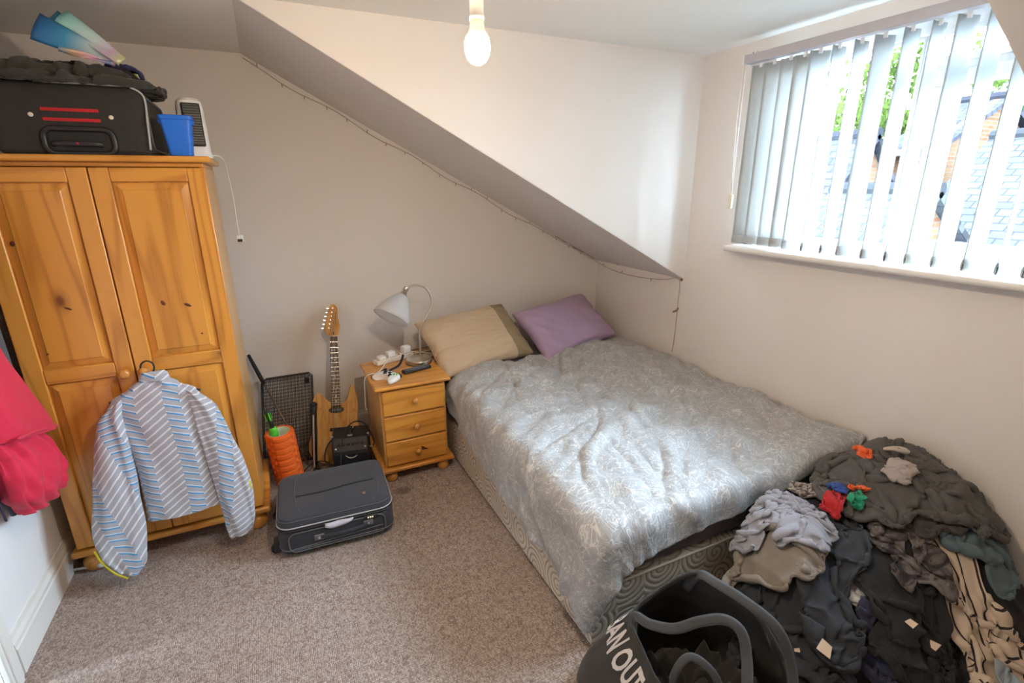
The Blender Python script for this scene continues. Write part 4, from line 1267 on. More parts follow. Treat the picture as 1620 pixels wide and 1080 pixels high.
for x, y in ((-.040, .014), (.020, -.006)):
    MB().lathe([(.012, .030), (.012, .036), (.005, .038), (.005, .046), (.0095, .048), (.0095, .052), (.006, .0525)], 16).build('thumbstick', 'black_rubber', gc, smooth=True, auto=40, loc=(x, y, 0))
MB().box(-.032, -.010, -.009, -.003, .034, .040).box(-.024, -.018, -.017, .005, .034, .040).build('direction_pad', 'black_plastic', gc, bevel=.001)
for dx, dy in ((0, .011), (0, -.011), (.011, 0), (-.011, 0)):
    MB().lathe([(.0048, .034), (.0048, .0385), (.003, .0395)], 12).build('face_button', 'green_plastic', gc, loc=(.040 + dx, .016 + dy, 0))
for sx in (-1, 1):
    MB().box(-.018, .018, -.006, .006, .012, .030).build('shoulder_button', 'black_plastic', gc, bevel=.004, loc=(sx * .042, .044, 0), rot=(0, 0, -sx * .25))
MB().lathe([(.007, .034), (.007, .037)], 16).build('guide_button', 'chrome', gc, loc=(0, .030, 0))
fabric('strap_purple', (.16, .08, .20), .8)
gl_ = MB(); gl_.tube(catmull([(.50, 2.76, NZ + .010), (.55, 2.80, NZ + .012), (.60, 2.83, NZ + .02), (.63, 2.87, NZ + .04), (.645, 2.90, NZ + .055)], 6), .007, 8)
tag(gl_.build('black_lead', 'black_rubber', smooth=True), 'short thick black cord behind the game controller', 'cord')
hc = MB(); hc.tube(catmull([(.425, 2.74, NZ + .006), (.45, 2.755, NZ + .006), (.48, 2.762, NZ + .016), (.50, 2.765, NZ + .022), (.525, 2.77, NZ + .012)], 6), .009, 8)
tag(hc.build('plug_adapter', 'black_plastic', smooth=True), 'small black adapter lead beside the game controller', 'adapter')

rm = empty('remote_control', (.684, 2.748, NZ + .001), (0, 0, math.atan2(.043, .174)), label='black remote control lying in front of the table lamp', cat='remote')
MB().box(-.088, .088, -.022, .022, 0, .018).build('remote_body', 'black_plastic', rm, bevel=.006, segs=3)
plain('grey_key', (.16, .16, .17), .5)
for i in range(11):
    for j in range(3):
        MB().box(-.005, .005, -.004, .004, .017, .0205).build('key', 'grey_key', rm, bevel=.001, loc=(-.072 + i * .0143, -.0125 + j * .0125, 0))

ps = empty('power_strip', (.605, 2.985, NZ + .001), (0, 0, math.radians(20)), label='cream extension socket strip with plugs at the cabinet back', cat='extension lead')
MB().box(-.13, .13, -.027, .027, 0, .030).build('strip_body', 'cream_plastic', ps, bevel=.006, segs=3)
for i, (x, hh, w_) in enumerate(((-.085, .022, .024), (-.020, .036, .026), (.090, .045, .028))):
    MB().box(x - w_, x + w_, -.022, .022, .029, .029 + hh).build('plug', 'white_plastic', ps, bevel=.008, segs=3)
MB().box(.032, .042, -.006, .006, .029, .034).build('switch', 'cloth_red', ps, bevel=.002)
wl = MB(); wl.tube(catmull([(.575, 2.955, .625), (.53, 2.90, NZ + .012), (.47, 2.80, NZ + .006), (.425, 2.79, NZ + .008), (.396, 2.80, NZ - .02), (.388, 2.80, NZ - .10), (.386, 2.82, .40), (.392, 2.83, .36)], 8), .0026, 8)
tag(wl.build('charging_cable', 'white_plastic', smooth=True), 'thin white charging cable hanging down the cabinet side', 'cable')
wl = MB(); wl.tube(catmull([(.70, 3.01, .630), (.74, 2.99, .622), (.80, 2.97, .612), (.86, 2.955, .60)], 8), .0026, 8)
tag(wl.build('lamp_lead', 'cream_plastic', smooth=True), 'pale lead running from the socket strip under the pillow', 'cable')

# ------------------------------------------------------------------ electric guitar
def mk_guitar_wood():
    m, nt, b = new_mat('guitar_maple', .6, 0, .2)
    v = coords(nt, scale=(14, 14, 2.2))
    n = nd(nt, 'ShaderNodeTexNoise', Vector=v, Scale=2.0, Detail=4.0, Distortion=1.5)
    setc(nt, b, ramp(nt, n.outputs['Fac'], [(.3, (.42, .185, .045)), (.5, (.62, .33, .10)), (.72, (.72, .43, .16))]))
    b.inputs['Coat Weight'].default_value = .0
mk_guitar_wood()
plain('rosewood', (.075, .030, .018), .5, var=.35, scale=120)
plain('fret_wire', (.70, .64, .52), .3, .9)
plain('black_line', (.02, .012, .01), .5)
gt = empty('electric_guitar', (.205, 2.915, .012), label='natural maple electric guitar leaning against the back wall', cat='guitar')
U = (Vector((.306, 3.262, .895)) - Vector(gt.location)).normalized()
Rg = Vector((1, 0, 0)); Rg = (Rg - U * Rg.dot(U)).normalized()
Ng = Rg.cross(U)                    # points away from the wall? keep towards the camera (-Y)
if Ng.y > 0: Ng = -Ng
gt.rotation_mode = 'QUATERNION'
gt.rotation_quaternion = Matrix((Rg, -Ng, U)).transposed().to_quaternion()   # local x right, local -y front, local z up the neck
gp = [(0, 0), (.09, .012), (.150, .060), (.160, .120), (.142, .19), (.122, .245), (.124, .295), (.128, .34), (.122, .40), (.104, .465), (.092, .468), (.080, .43), (.066, .385), (.040, .362), (0, .36), (-.036, .372), (-.060, .395), (-.088, .425), (-.112, .425), (-.130, .385), (-.134, .33), (-.122, .27), (-.128, .22), (-.152, .16), (-.160, .10), (-.140, .045), (-.08, .010)]
gp = [(p.x, p.y) for p in catmull([(a, b_, 0) for a, b_ in gp], 3, True)]
MB().prism(gp, -.022, .020).build('guitar_body', 'guitar_maple', gt, bevel=.008, segs=3)
MB().prism([(-.027, .345), (.027, .345), (.021, .772), (-.021, .772)], -.040, -.022).build('fretboard', 'rosewood', gt, bevel=.001)
MB().prism([(-.026, .33), (.026, .33), (.020, .775), (-.020, .775)], -.022, -.004).build('neck', 'guitar_maple', gt, bevel=.004)
nut = .772
scale = .648
for k in range(1, 22):
    z = nut - scale * (1 - 2 ** (-k / 12.0)) * 1.0
    if z < .352: break
    hw = .021 + (.027 - .021) * (nut - z) / (nut - .345)
    MB().box(-hw, hw, -.0412, -.0398, z - .0011, z + .0011).build('fret', 'fret_wire', gt)
    if k in (3, 5, 7, 9, 15, 17, 19, 12):
        zm = z + (scale * (2 ** (-(k - 1) / 12.0) - 2 ** (-k / 12.0))) / 2
        for x in ((0,) if k != 12 else (-.011, .011)):
            MB().lathe([(.0032, 0), (.0032, .0006)], 10, rot_to((0, -1, 0))).build('position_dot', 'white_plastic', gt, loc=(x, -.0398, zm))
MB().box(-.021, .021, -.043, -.030, .770, .775).build('nut', 'cream_plastic', gt)
hp = [(-.020, .772), (.020, .772), (.034, .800), (.040, .832), (.034, .862), (.030, .895), (.030, .945), (.012, .968), (-.004, .972), (-.020, .945), (-.036, .88), (-.050, .825), (-.046, .800)]
hp = [(p.x, p.y) for p in catmull([(a, b_, 0) for a, b_ in hp], 3, True)]
hs = MB().prism(hp, -.030, -.014).build('headstock', 'guitar_maple', gt, bevel=.002)
for k in range(6):
    z = .822 + k * .0245; x = -.030 + k * .0052 + .004
    pg = MB().lathe([(.0048, 0), (.0048, .003), (.0028, .004), (.0028, .013)], 12, rot_to((0, -1, 0))).build('tuning_post', 'chrome', gt, smooth=True, auto=40, loc=(x, -.030, z))
    ex = -.052 + k * .0068
    MB().box(ex - .018, ex - .002, -.026, -.018, z - .0055, z + .0055).build('tuner_button', 'chrome', pg, bevel=.002, loc=(-x, .030, -z))
lg = MB()
rnd = random.Random(7)
pts = []
for k in range(26):
    z = .842 + k * .0031
    pts.append((.016 + .0055 * math.sin(k * 1.9) + rnd.uniform(-.001, .001), -.0306, z + .002 * math.sin(k * 2.3)))
lg.tube(catmull(pts, 3), .0010, 5); lg.build('headstock_logo', 'black_line', hs)
MB().box(-.0025, .0025, -.0315, -.029, .782, .800).build('truss_cover', 'black_line', hs)
MB().lathe([(.044, 0), (.044, .006), (.042, .008)], 28, Matrix.Diagonal((1, 1, .42, 1)) @ rot_to((0, -1, 0))).build('pickup', 'black_plastic', gt, smooth=True, auto=40, loc=(0, -.022, .322))
for k in range(6):
    MB().lathe([(.0025, 0), (.0025, .001)], 8, rot_to((0, -1, 0))).build('pole_piece', 'chrome', gt, loc=(-.022 + k * .0088, -.030, .322))
MB().box(-.042, .042, -.030, -.022, .195, .215).build('middle_pickup', 'black_plastic', gt, bevel=.004)
MB().box(-.042, .042, -.036, -.022, .120, .150).build('bridge', 'chrome', gt, bevel=.003)
for k in range(6):
    s_ = MB(); x1 = -.016 + k * .0064; x0 = -.024 + k * .0096
    s_.tube([(x0, -.038, .135), (x1, -.0435, .773), (-.026 + k * .0052 + .004 if k else -.026, -.036, .822 + k * .0245)], .00045 + .00008 * (5 - k), 5)
    s_.build('string', 'fret_wire', gt)
for x, z in ((.095, .14), (.115, .085)):
    MB().lathe([(.011, 0), (.011, .012), (.009, .015)], 16, rot_to((0, -1, 0))).build('control_knob', 'black_plastic', gt, loc=(x, -.022, z))

# ------------------------------------------------------------------ practice amplifier
am = empty('guitar_amplifier', (.282, 2.785, 0), (0, 0, math.radians(-12)), label='small black guitar amplifier in front of the guitar', cat='amplifier')
fabric('amp_vinyl', (.022, .022, .024), .45, var=.25, weave=700, bmp=.4, sheen=0)
fabric('amp_grille', (.016, .018, .026), .9, var=.3, weave=500, bmp=.6, sheen=0)
sp_ = [(-.085, .012), (.085, .012), (.085, .20), (.075, .235), (.02, .262), (-.06, .262), (-.085, .235)]
MB().prism([(-.085, .012), (-.085, .185), (-.045, .255), (-.02, .262), (.085, .262), (.085, .012)], -.100, .100, axis='X').build('amp_cabinet', 'amp_vinyl', am, bevel=.008)
MB().box(-.088, .088, -.0885, -.080, .022, .172).build('speaker_grille', 'amp_grille', am, bevel=.003)
cp = MB().add([(-.090, -.083, .188), (.090, -.083, .188), (.090, -.0475, .2505), (-.090, -.0475, .2505)], [(0, 1, 2, 3)]).build('control_panel', 'steel_satin' if False else 'black_plastic', am, solid=.003)
nrm = Vector((0, -.0625, .0355)).normalized()
for k in range(6):
    MB().lathe([(.008, 0), (.007, .010), (.004, .011)], 14, rot_to(nrm)).build('amp_knob', 'black_rubber', cp, smooth=True, auto=40, loc=(-.062 + k * .025, -.066, .2205))
for x in (-.080, .080): MB().lathe([(.006, 0), (.006, .003), (.002, .005)], 12, rot_to(nrm)).build('panel_screw', 'chrome', cp, loc=(x, -.076, .202))
for x in (-.096, .096):
    for z in (.02, .25):
        MB().box(-.009, .009, -.012, .010, -.010, .010).build('corner_guard', 'chrome', am, bevel=.004, loc=(x, -.078 if z < .1 else -.02, z))
hn = MB(); hn.tube(catmull([(0, -.035, .262), (0, -.030, .276), (0, .01, .280), (0, .05, .276), (0, .058, .262)], 6), .01, 8, flat=(.011, .003), up=(0, 0, 1)); hn.build('carry_handle', 'black_rubber', am, smooth=True)
for y in (-.038, .060): MB().box(-.014, .014, y - .010, y + .010, .260, .268).build('handle_bracket', 'chrome', am, bevel=.002)
wb = MB(); wb.tube(catmull([(-.03, -.088, .165), (-.012, -.0905, .150), (.012, -.0905, .148), (.034, -.089, .160)], 6), .0016, 6); wb.build('grille_badge', 'chrome', am)
for x in (-.08, .08):
    for y in (-.07, .07): MB().lathe([(.012, 0), (.012, .013)], 12).build('rubber_foot', 'black_rubber', am, loc=(x, y, 0))
ac = MB()
ac.tube(catmull([(.185, 2.83, .215), (.16, 2.82, .20), (.135, 2.80, .16), (.13, 2.78, .11), (.165, 2.765, .09), (.20, 2.70, .11), (.215, 2.72, .19), (.25, 2.76, .285), (.31, 2.80, .315), (.365, 2.80, .295), (.395, 2.77, .24), (.403, 2.74, .19), (.39, 2.73, .175)], 8), .0040, 8)
gcab = tag(ac.build('guitar_lead', 'black_rubber', smooth=True), 'black guitar lead looping over the amplifier', 'cable')
jk = MB(); jk.tube([(.187, 2.832, .216), (.206, 2.83, .218), (.212, 2.822, .210), (.214, 2.815, .190)], .005, 8); jk.build('jack_plug', 'fret_wire', gcab, smooth=True)
jk = MB(); jk.tube([(.392, 2.732, .177), (.372, 2.735, .172)], .005, 8); jk.build('jack_plug', 'fret_wire', gcab, smooth=True)
fc = MB(); fc.tube(catmull([(.15, 2.80, .09), (.11, 2.82, .10), (.06, 2.87, .07), (.0, 2.86, .02), (.03, 2.80, .010), (.10, 2.74, .012), (.18, 2.68, .012)], 8), .0035, 8)
tag(fc.build('floor_cable', 'black_rubber', smooth=True), 'thin black cable trailing on the floor beside the stand', 'cable')

# ------------------------------------------------------------------ folding stand, wire rack, rod, roller
fs_ = empty('folding_stand', (.075, 2.835, 0), label='folded black stand with pale piping beside the guitar', cat='stand')
a0 = MB(); a0.tube([(.0, .03, .05), (.016, .065, .20), (.034, .110, .36), (.038, .120, .395)], [.013, .016, .017, .019], 10); a0.build('stand_sleeve', 'black_plastic', fs_, smooth=True)
a1 = MB(); a1.tube(catmull([(-.006, .014, .05), (.002, .030, .13), (.010, .044, .20), (.028, .090, .35)], 5), .0048, 8); a1.build('pale_piping', 'cloth_sock', fs_, smooth=True)
MB().lathe([(.006, -.004), (.021, .0), (.021, .012), (.012, .022), (.003, .024)], 16, rot_to((.05, .4, .9))).build('stand_cap', 'black_plastic', fs_, smooth=True, loc=(.038, .121, .392))
for q in ([(0, .03, .06), (-.03, -.01, .035), (-.055, -.04, .010)], [(0, .03, .06), (.03, -.02, .03), (.055, -.05, .010)], [(0, .03, .06), (.0, .06, .03), (.01, .10, .010)]):
    a1 = MB(); a1.tube(q, [.009, .008, .008], 8); lg_ = a1.build('stand_leg', 'steel_satin' if q[1][0] < 0 else 'black_plastic', fs_, smooth=True)
    MB().lathe([(.004, -.009), (.011, -.007), (.011, .006), (.006, .009)], 10).build('rubber_tip', 'black_rubber', lg_, loc=q[-1])

wk = empty('wire_rack', (-.03, 3.05, 0), label='black wire grid rack leaning against the back wall', cat='wire rack')
def wire_grid(y0, lean, tag_name, dx):
    fr_ = MB()
    Wd, Hh = .285, .53
    T = lambda x, z: (x + dx + z * .10, y0 + z * lean, .006 + z * math.sqrt(1 - lean * lean) )
    fr_.tube([T(x, z) for x, z in ((-Wd / 2, 0), (Wd / 2, 0), (Wd / 2, Hh - .02), (Wd / 2 - .02, Hh), (-Wd / 2 + .02, Hh), (-Wd / 2, Hh - .02))], .0042, 8, closed=True)
    f = fr_.build('rack_frame', 'black_plastic', wk, smooth=True)
    g = MB()
    n = 14
    for i in range(1, n): g.tube([T(-Wd / 2 + Wd * i / n, 0), T(-Wd / 2 + Wd * i / n, Hh)], .0016, 5)
    n = 26
    for i in range(1, n): g.tube([T(-Wd / 2, Hh * i / n), T(Wd / 2, Hh * i / n)], .0016, 5)
    g.build('rack_wires', 'black_plastic', f)['kind'] = 'stuff'
wire_grid(0, .42, 'front', -.03)
wire_grid(.016, .42, 'rear', -.022)
MB().box(-.012, .012, -.02, .01, -.018, .018).build('rack_clip', 'black_plastic', wk, bevel=.004, loc=(.135, .195, .455))

wkst = empty('walking_stick', (-.06, 2.965, 0), label='thin brown stick with black foam grip leaning beside the wardrobe', cat='stick')
d0, d1 = Vector((.10, .02, 0)), Vector((-.135, .285, .665))
a1 = MB(); a1.tube([d0 + Vector((0, 0, .006)), d0.lerp(d1, .75)], .0055, 10); plain('brown_metal', (.20, .13, .10), .35, .5); a1.build('shaft', 'brown_metal', wkst, smooth=True)
a1 = MB(); a1.tube([d0.lerp(d1, .74), d0.lerp(d1, .80), d0.lerp(d1, .92), d1], [.010, .0125, .011, .009], 12); a1.build('grip', 'black_rubber', wkst, smooth=True)

fr_o = empty('foam_roller', (-.062, 2.835, 0), (math.radians(2), math.radians(-4), 0), label='orange ridged foam roller standing beside the wardrobe', cat='foam roller')
fabric('foam_orange', (.90, .155, .022), .75, var=.08, weave=300, bmp=.2, sheen=0, patch=20)
plain('foam_liner', (.62, .70, .52), .6)
RR, RH = .076, .335
m_ = MB()
nA, nZ = 72, 68
def roll(u, v):
    a = 2 * PI * u
    z = v * RH
    seg_ = (a / (2 * PI) * 3) % 1
    if seg_ < .62:   # ribbed zones
        f = (z / .037) % 1
        r = RR - (.0045 if f < .16 else 0)
    else:            # knobbled zones
        fa = ((seg_ - .62) / .38 * 2) % 1; fz = (z / .042 + (.5 if (seg_ - .62) > .19 else 0)) % 1
        q = math.hypot((fa - .5) * .05, (fz - .5) * .042)
        r = RR - .006 + .008 * max(0, 1 - (q / .016) ** 4) if q < .016 else RR - .006
    if v < .02 or v > .98: r -= .003
    return (r * math.cos(a), r * math.sin(a), z)
m_.grid(roll, nA + 1, nZ); m_.build('roller_sleeve', 'foam_orange', fr_o, smooth=True)
MB().lathe([(RR - .004, .002), (.055, .002)], 40, cap=False).lathe([(RR - .004, RH - .002), (.055, RH - .002)], 40, cap=False).build('roller_rim', 'foam_orange', fr_o)
MB().lathe([(.055, .001), (.055, RH - .001)], 40, cap=False).build('roller_core', 'foam_liner', fr_o, smooth=True, solid=.002)
bt = empty('massage_stick', (-.060, 2.842, .02), (math.radians(3), math.radians(-9), 0), label='green and black massage stick poking out of the foam roller', cat='massage stick')
MB().lathe([(.012, 0), (.015, .02), (.015, .30)], 14).build('stick_body', 'black_plastic', bt, smooth=True)
MB().lathe([(.019, .295), (.021, .31), (.021, .335), (.017, .35)], 16).build('lower_collar', 'green_plastic', bt, smooth=True)
MB().lathe([(.013, .35), (.011, .365), (.012, .40), (.015, .435), (.016, .45), (.014, .455)], 16).build('handle', 'black_plastic', bt, smooth=True, auto=40)
for k in range(4):
    a = k * PI / 2 + .5
    MB().box(-.004, .004, -.002, .002, .395, .445).build('handle_inlay', 'green_plastic', bt, bevel=.001, loc=(.0145 * math.cos(a), .0145 * math.sin(a), 0), rot=(0, 0, a + PI / 2))

# ------------------------------------------------------------------ suitcase on the floor
fabric('case_nylon', (.032, .033, .040), .7, var=.2, weave=900, bmp=.3, sheen=.1)
fabric('case_nylon_top', (.040, .041, .051), .65, var=.2, weave=900, bmp=.3, sheen=.15)
plain('case_trim', (.13, .13, .14), .5)
plain('zip_edge', (.45, .45, .44), .4)
fabric('lining_pale', (.55, .52, .60), .8)
sc_ = empty('black_suitcase', (.128, 2.352, 0), (0, 0, math.radians(-3.0)), label='black soft suitcase lying flat on the carpet', cat='suitcase')
def rrect(w, d, r, n=6):
    out = []
    for cx_, cy_, a0 in ((w / 2 - r, d / 2 - r, 0), (-w / 2 + r, d / 2 - r, 90), (-w / 2 + r, -d / 2 + r, 180), (w / 2 - r, -d / 2 + r, 270)):
        for k in range(n + 1):
            a = math.radians(a0 + 90 * k / n)
            out.append((cx_ + r * math.cos(a), cy_ + r * math.sin(a)))
    return out
def case_body(name, w, d, r, rings, mat, parent, puff=None):
    """stack of rounded rectangles (scale inset, z)"""
    vs, fs = [], []
    n = None
    for ins, z in rings:
        pts_ = rrect(w - 2 * ins, d - 2 * ins, max(r - ins, .01))
        n = len(pts_)
        vs += [(p[0], p[1], z) for p in pts_]
    for i in range(len(rings) - 1):
        fs += [(i * n + k, i * n + (k + 1) % n, (i + 1) * n + (k + 1) % n, (i + 1) * n + k) for k in range(n)]
    fs += [tuple(range(n - 1, -1, -1)), tuple((len(rings) - 1) * n + k for k in range(n))]
    return MB().add(vs, fs).build(name, mat, parent, smooth=True, auto=35)
CW, CD = .515, .425
case_body('case_shell', CW, CD, .06, [(.02, .018), (.004, .028), (0, .05), (0, .125), (.006, .140)], 'case_nylon', sc_)
lid = case_body('case_lid', CW - .006, CD - .006, .065, [(.0, .148), (-.002, .158), (0, .180), (.010, .196), (.040, .204), (.10, .207)], 'case_nylon_top', sc_)
def loop_trim(name, w, d, r, z, rad, mat, parent, part=None):
    t_ = MB(); t_.tube([(p[0], p[1], z) for p in rrect(w, d, r)], rad, 6, closed=True); return t_.build(name, mat, parent, smooth=True)
loop_trim('zip', CW - .004, CD - .004, .062, .144, .004, 'black_plastic', sc_)
loop_trim('lid_piping', CW + .0, CD + .0, .066, .160, .003, 'zip_edge', lid)
loop_trim('base_piping', CW - .002, CD - .002, .06, .046, .003, 'case_trim', sc_)
loop_trim('lid_edge', CW - .012, CD - .012, .06, .190, .0018, 'case_trim', lid)
t_ = MB(); t_.tube(catmull([(-.13, -.185, .201), (-.165, -.12, .2055), (-.175, 0, .2065), (-.17, .12, .2055), (-.15, .185, .201)], 6), .0016, 6); t_.build('stitch_line', 'case_trim', lid)
t_ = MB(); t_.tube(catmull([(.17, -.185, .201), (.20, -.12, .2045), (.205, 0, .2055), (.20, .12, .2045), (.18, .185, .201)], 6), .0016, 6); t_.build('stitch_line', 'case_trim', lid)
t_ = MB(); t_.tube(catmull([(-.17, -.03, .2075), (-.05, -.035, .2085), (.06, -.02, .2085), (.19, -.015, .2065)], 6), .004, 6, flat=(.007, .002), up=(0, 0, 1)); t_.build('pocket_zip', 'black_plastic', lid)
MB().lathe([(.013, 0), (.013, .002), (.010, .003)], 18, Matrix.Diagonal((.8, 1.3, 1, 1))).build('brand_badge', 'steel_satin', lid, loc=(.135, -.115, .204))
# front face: handle, lock, panel piping, pale lining peeping out
fy = -CD / 2
hn = MB(); hn.tube(catmull([(-.075, fy - .004, .088), (-.05, fy - .018, .092), (.0, fy - .022, .094), (.07, fy - .022, .098), (.11, fy - .016, .100), (.13, fy - .004, .102)], 5), .01, 8, flat=(.0095, .005), up=(0, 1, 0)); hn.build('carry_handle', 'case_nylon', sc_, smooth=True)
for x, z in ((-.085, .087), (.135, .102)):
    k_ = MB().box(-.022, .022, -.006, .004, -.014, .014).build('handle_tab', 'case_trim', sc_, bevel=.004, loc=(x, fy, z))
    MB().lathe([(.006, 0), (.006, .003), (.003, .004)], 12, rot_to((0, -1, 0))).build('rivet', 'chrome', k_, loc=(0, -.006, 0))
lk = MB().box(-.034, .034, -.008, .004, -.011, .011).build('combination_lock', 'black_plastic', sc_, bevel=.006, loc=(.150, fy, .130))
for k in range(3): MB().lathe([(.006, -.003), (.006, .003)], 12, rot_to((1, 0, 0))).build('number_wheel', 'chrome', lk, loc=(-.014 + k * .010, -.006, 0))
t_ = MB(); t_.tube([(x, fy - .002, z) for x, z in [(p[0], p[1] + .085) for p in rrect(CW - .09, .095, .03)]], .0025, 6, closed=True); t_.build('panel_piping', 'case_trim', sc_, smooth=True)
t_ = MB(); t_.tube([(-.21, fy - .002, .052), (.20, fy - .002, .072)], .0018, 6); t_.build('panel_seam', 'case_trim', sc_)
ln = MB(); ln.grid(lambda u, v: (-.055 + .125 * u, fy - .004 - .010 * math.sin(PI * v) - .003 * math.sin(9 * u), .152 - .034 * v * math.sin(PI * min(1, .15 + u * .85)) ** .6), 12, 6); ln.build('pale_lining', 'lining_pale', sc_, smooth=True, solid=.002)
for y in (-.13, .13):
    w_ = MB().box(-.018, .010, -.022, .022, .0, .06).build('wheel_housing', 'black_plastic', sc_, bevel=.005, loc=(-CW / 2 - .006, y, .012))
    MB().lathe([(.022, -.010), (.024, -.006), (.024, .006), (.022, .010)], 18, rot_to((0, 1, 0))).build('wheel', 'black_rubber', w_, smooth=True, auto=40, loc=(-.010, 0, .012))
for x, y in ((.2, -.16), (.2, .16), (-.2, -.16), (-.2, .16)): MB().lathe([(.012, 0), (.015, .02)], 12).build('case_stud', 'black_plastic', sc_, loc=(x, y, 0))

# ------------------------------------------------------------------ on top of the wardrobe
ZT = WZT + .001
ws = empty('travel_suitcase', (-.585, 2.715, ZT), label='large black suitcase with two red stripes on the wardrobe', cat='suitcase')
fabric('travel_nylon', (.038, .035, .033), .8, var=.3, weave=800, bmp=.4, sheen=.05, patch=30)
TW, TD, TH = .46, .50, .240
def tcase():
    # lies on its back; front face with handle looks to the room
    rg = [(.012, .0), (.0, .014), (0, .12), (.0, TH - .03), (.010, TH - .010), (.03, TH)]
    return case_body('case_shell', TW, TD, .045, rg, 'travel_nylon', ws)
tcase()
fy = -TD / 2
for z in (.150, .117):
    MB().box(-.083, .083, fy - .003, fy + .002, z - .0055, z + .0055).build('red_stripe', 'cloth_red', ws, bevel=.001, loc=(.008, 0, 0))
for x in (-.105, .125):
    MB().lathe([(.0075, 0), (.0075, .003), (.004, .005)], 12, rot_to((0, -1, 0))).build('rivet', 'cream_plastic', ws, loc=(x, fy, .130))
pl_ = MB(); pl_.tube([(p[0] + .018, fy - .004, p[1] + .045) for p in rrect(.205, .085, .03)], .010, 8, closed=True); pl_.build('handle_surround', 'black_plastic', ws, smooth=True)
MB().box(-.075, .095, fy - .001, fy + .002, .012, .075).build('handle_recess', 'black_rubber', ws, bevel=.001)
hn = MB(); hn.tube(catmull([(-.062, fy - .004, .034), (-.05, fy - .014, .036), (.0, fy - .016, .037), (.06, fy - .014, .036), (.082, fy - .004, .034)], 5), .01, 8, flat=(.010, .006), up=(0, 1, 0)); hn.build('carry_handle', 'black_plastic', ws, smooth=True)
MB().lathe([(.004, 0), (.004, .002)], 10, rot_to((0, -1, 0))).build('handle_stud', 'cloth_red', ws, loc=(.012, fy - .021, .037))
for x, y0, y1 in ((TW / 2 + .001, -.16, .20),):
    t_ = MB(); t_.tube([(x, p[0] + .01, p[1] + .118) for p in rrect(.40, .19, .035)], .004, 6, closed=True); t_.build('side_piping', 'case_trim', ws, smooth=True)
t_ = MB(); t_.tube(catmull([(TW / 2 - .03, fy + .01, TH - .002), (TW / 2 + .004, fy + .03, TH - .03), (TW / 2 + .003, fy + .012, .12), (TW / 2 - .004, fy + .006, .02)], 5), .004, 6); t_.build('corner_piping', 'zip_edge', ws, smooth=True)

def drape_box(name, mat, label, cat, cx, cy, rot, w, l, lo, hi, crumple, seed, sp=.016, thick=.006, kind='rect', amp=.05, steps=110, zr=.03, zmin=None):
    """cloth crumpled on a box top"""
    nx, ny = int(w / sp), int(l / sp)
    u, v = np.meshgrid(np.linspace(-.5, .5, nx) * w, np.linspace(-.5, .5, ny) * l)
    R = np.stack([u, v, np.zeros_like(u)], -1)
    ca, sa_ = math.cos(rot), math.sin(rot)
    cu, cv = u * crumple, v * crumple
    X = cx + cu * ca - cv * sa_; Y = cy + cu * sa_ + cv * ca
    Z = hi[2] + .02 + amp * (fnoise(u, v, seed, 18, 2) + 1)
    c = Cloth(np.stack([X, Y, Z], -1), R, garment_mask(kind, nx, ny), bend=.08, shear=.35)
    lo_, hi_ = np.array(lo) - .006, np.array(hi) + .006
    cc, hb = (lo_ + hi_) / 2, (hi_ - lo_) / 2
    def collide(P, prev):
        q = np.abs(P - cc) - hb + zr
        sg = np.where(P - cc < 0, -1.0, 1.0)
        qp = np.maximum(q, 0); ln_ = np.linalg.norm(qp, axis=-1)
        d = ln_ + np.minimum(q.max(-1), 0) - zr
        hit = d < 0
        e = np.eye(3)[q.argmax(-1)]
        n = np.where((ln_ > 1e-9)[..., None], qp / (ln_[..., None] + 1e-12), e) * sg
        P[hit] -= (n * d[..., None])[hit]
        mv = P - prev; tn = mv - (mv * n).sum(-1, keepdims=True) * n
        P[hit] -= tn[hit] * .9
        dx, dy = P[..., 0] - cx, P[..., 1] - cy
        lu, lv = dx * ca + dy * sa_, -dx * sa_ + dy * ca
        r = (np.abs(lu / (w * crumple * .57)) ** 3 + np.abs(lv / (l * crumple * .57)) ** 3) ** (1 / 3)
        k = 1 - (1 - np.where(r > 1, 1 / np.maximum(r, 1e-6), 1.0)) * .4
        P[..., 0] = cx + dx * k; P[..., 1] = cy + dy * k
        P[..., 0] = np.maximum(P[..., 0], XL + .015)
        P[..., 2] = np.minimum(P[..., 2], ZC - .01)
        if zmin is not None: P[..., 2] = np.maximum(P[..., 2], zmin)
    c.run(steps, collide, iters=3, damp=.9, selfr=.8 * sp, every=3)
    c.creased(.010, seed, size=(w, l))
    return tag(c.mesh(name, mat, None, thick=thick, subsurf=0), label, cat), c
fabric('wax_black', (.040, .038, .034), .75, var=.3, fold=.7, bmp=.4, patch=14)
drape_box('folded_coat', 'wax_black', 'crumpled black coat draped over the travel suitcase', 'coat', -.60, 2.665, .03, 1.05, .86, (-.80, 2.49, 1.70), (-.385, 2.95, 2.040), .50, 71, amp=.09, sp=.018, thick=.012, zmin=1.984, zr=.06)
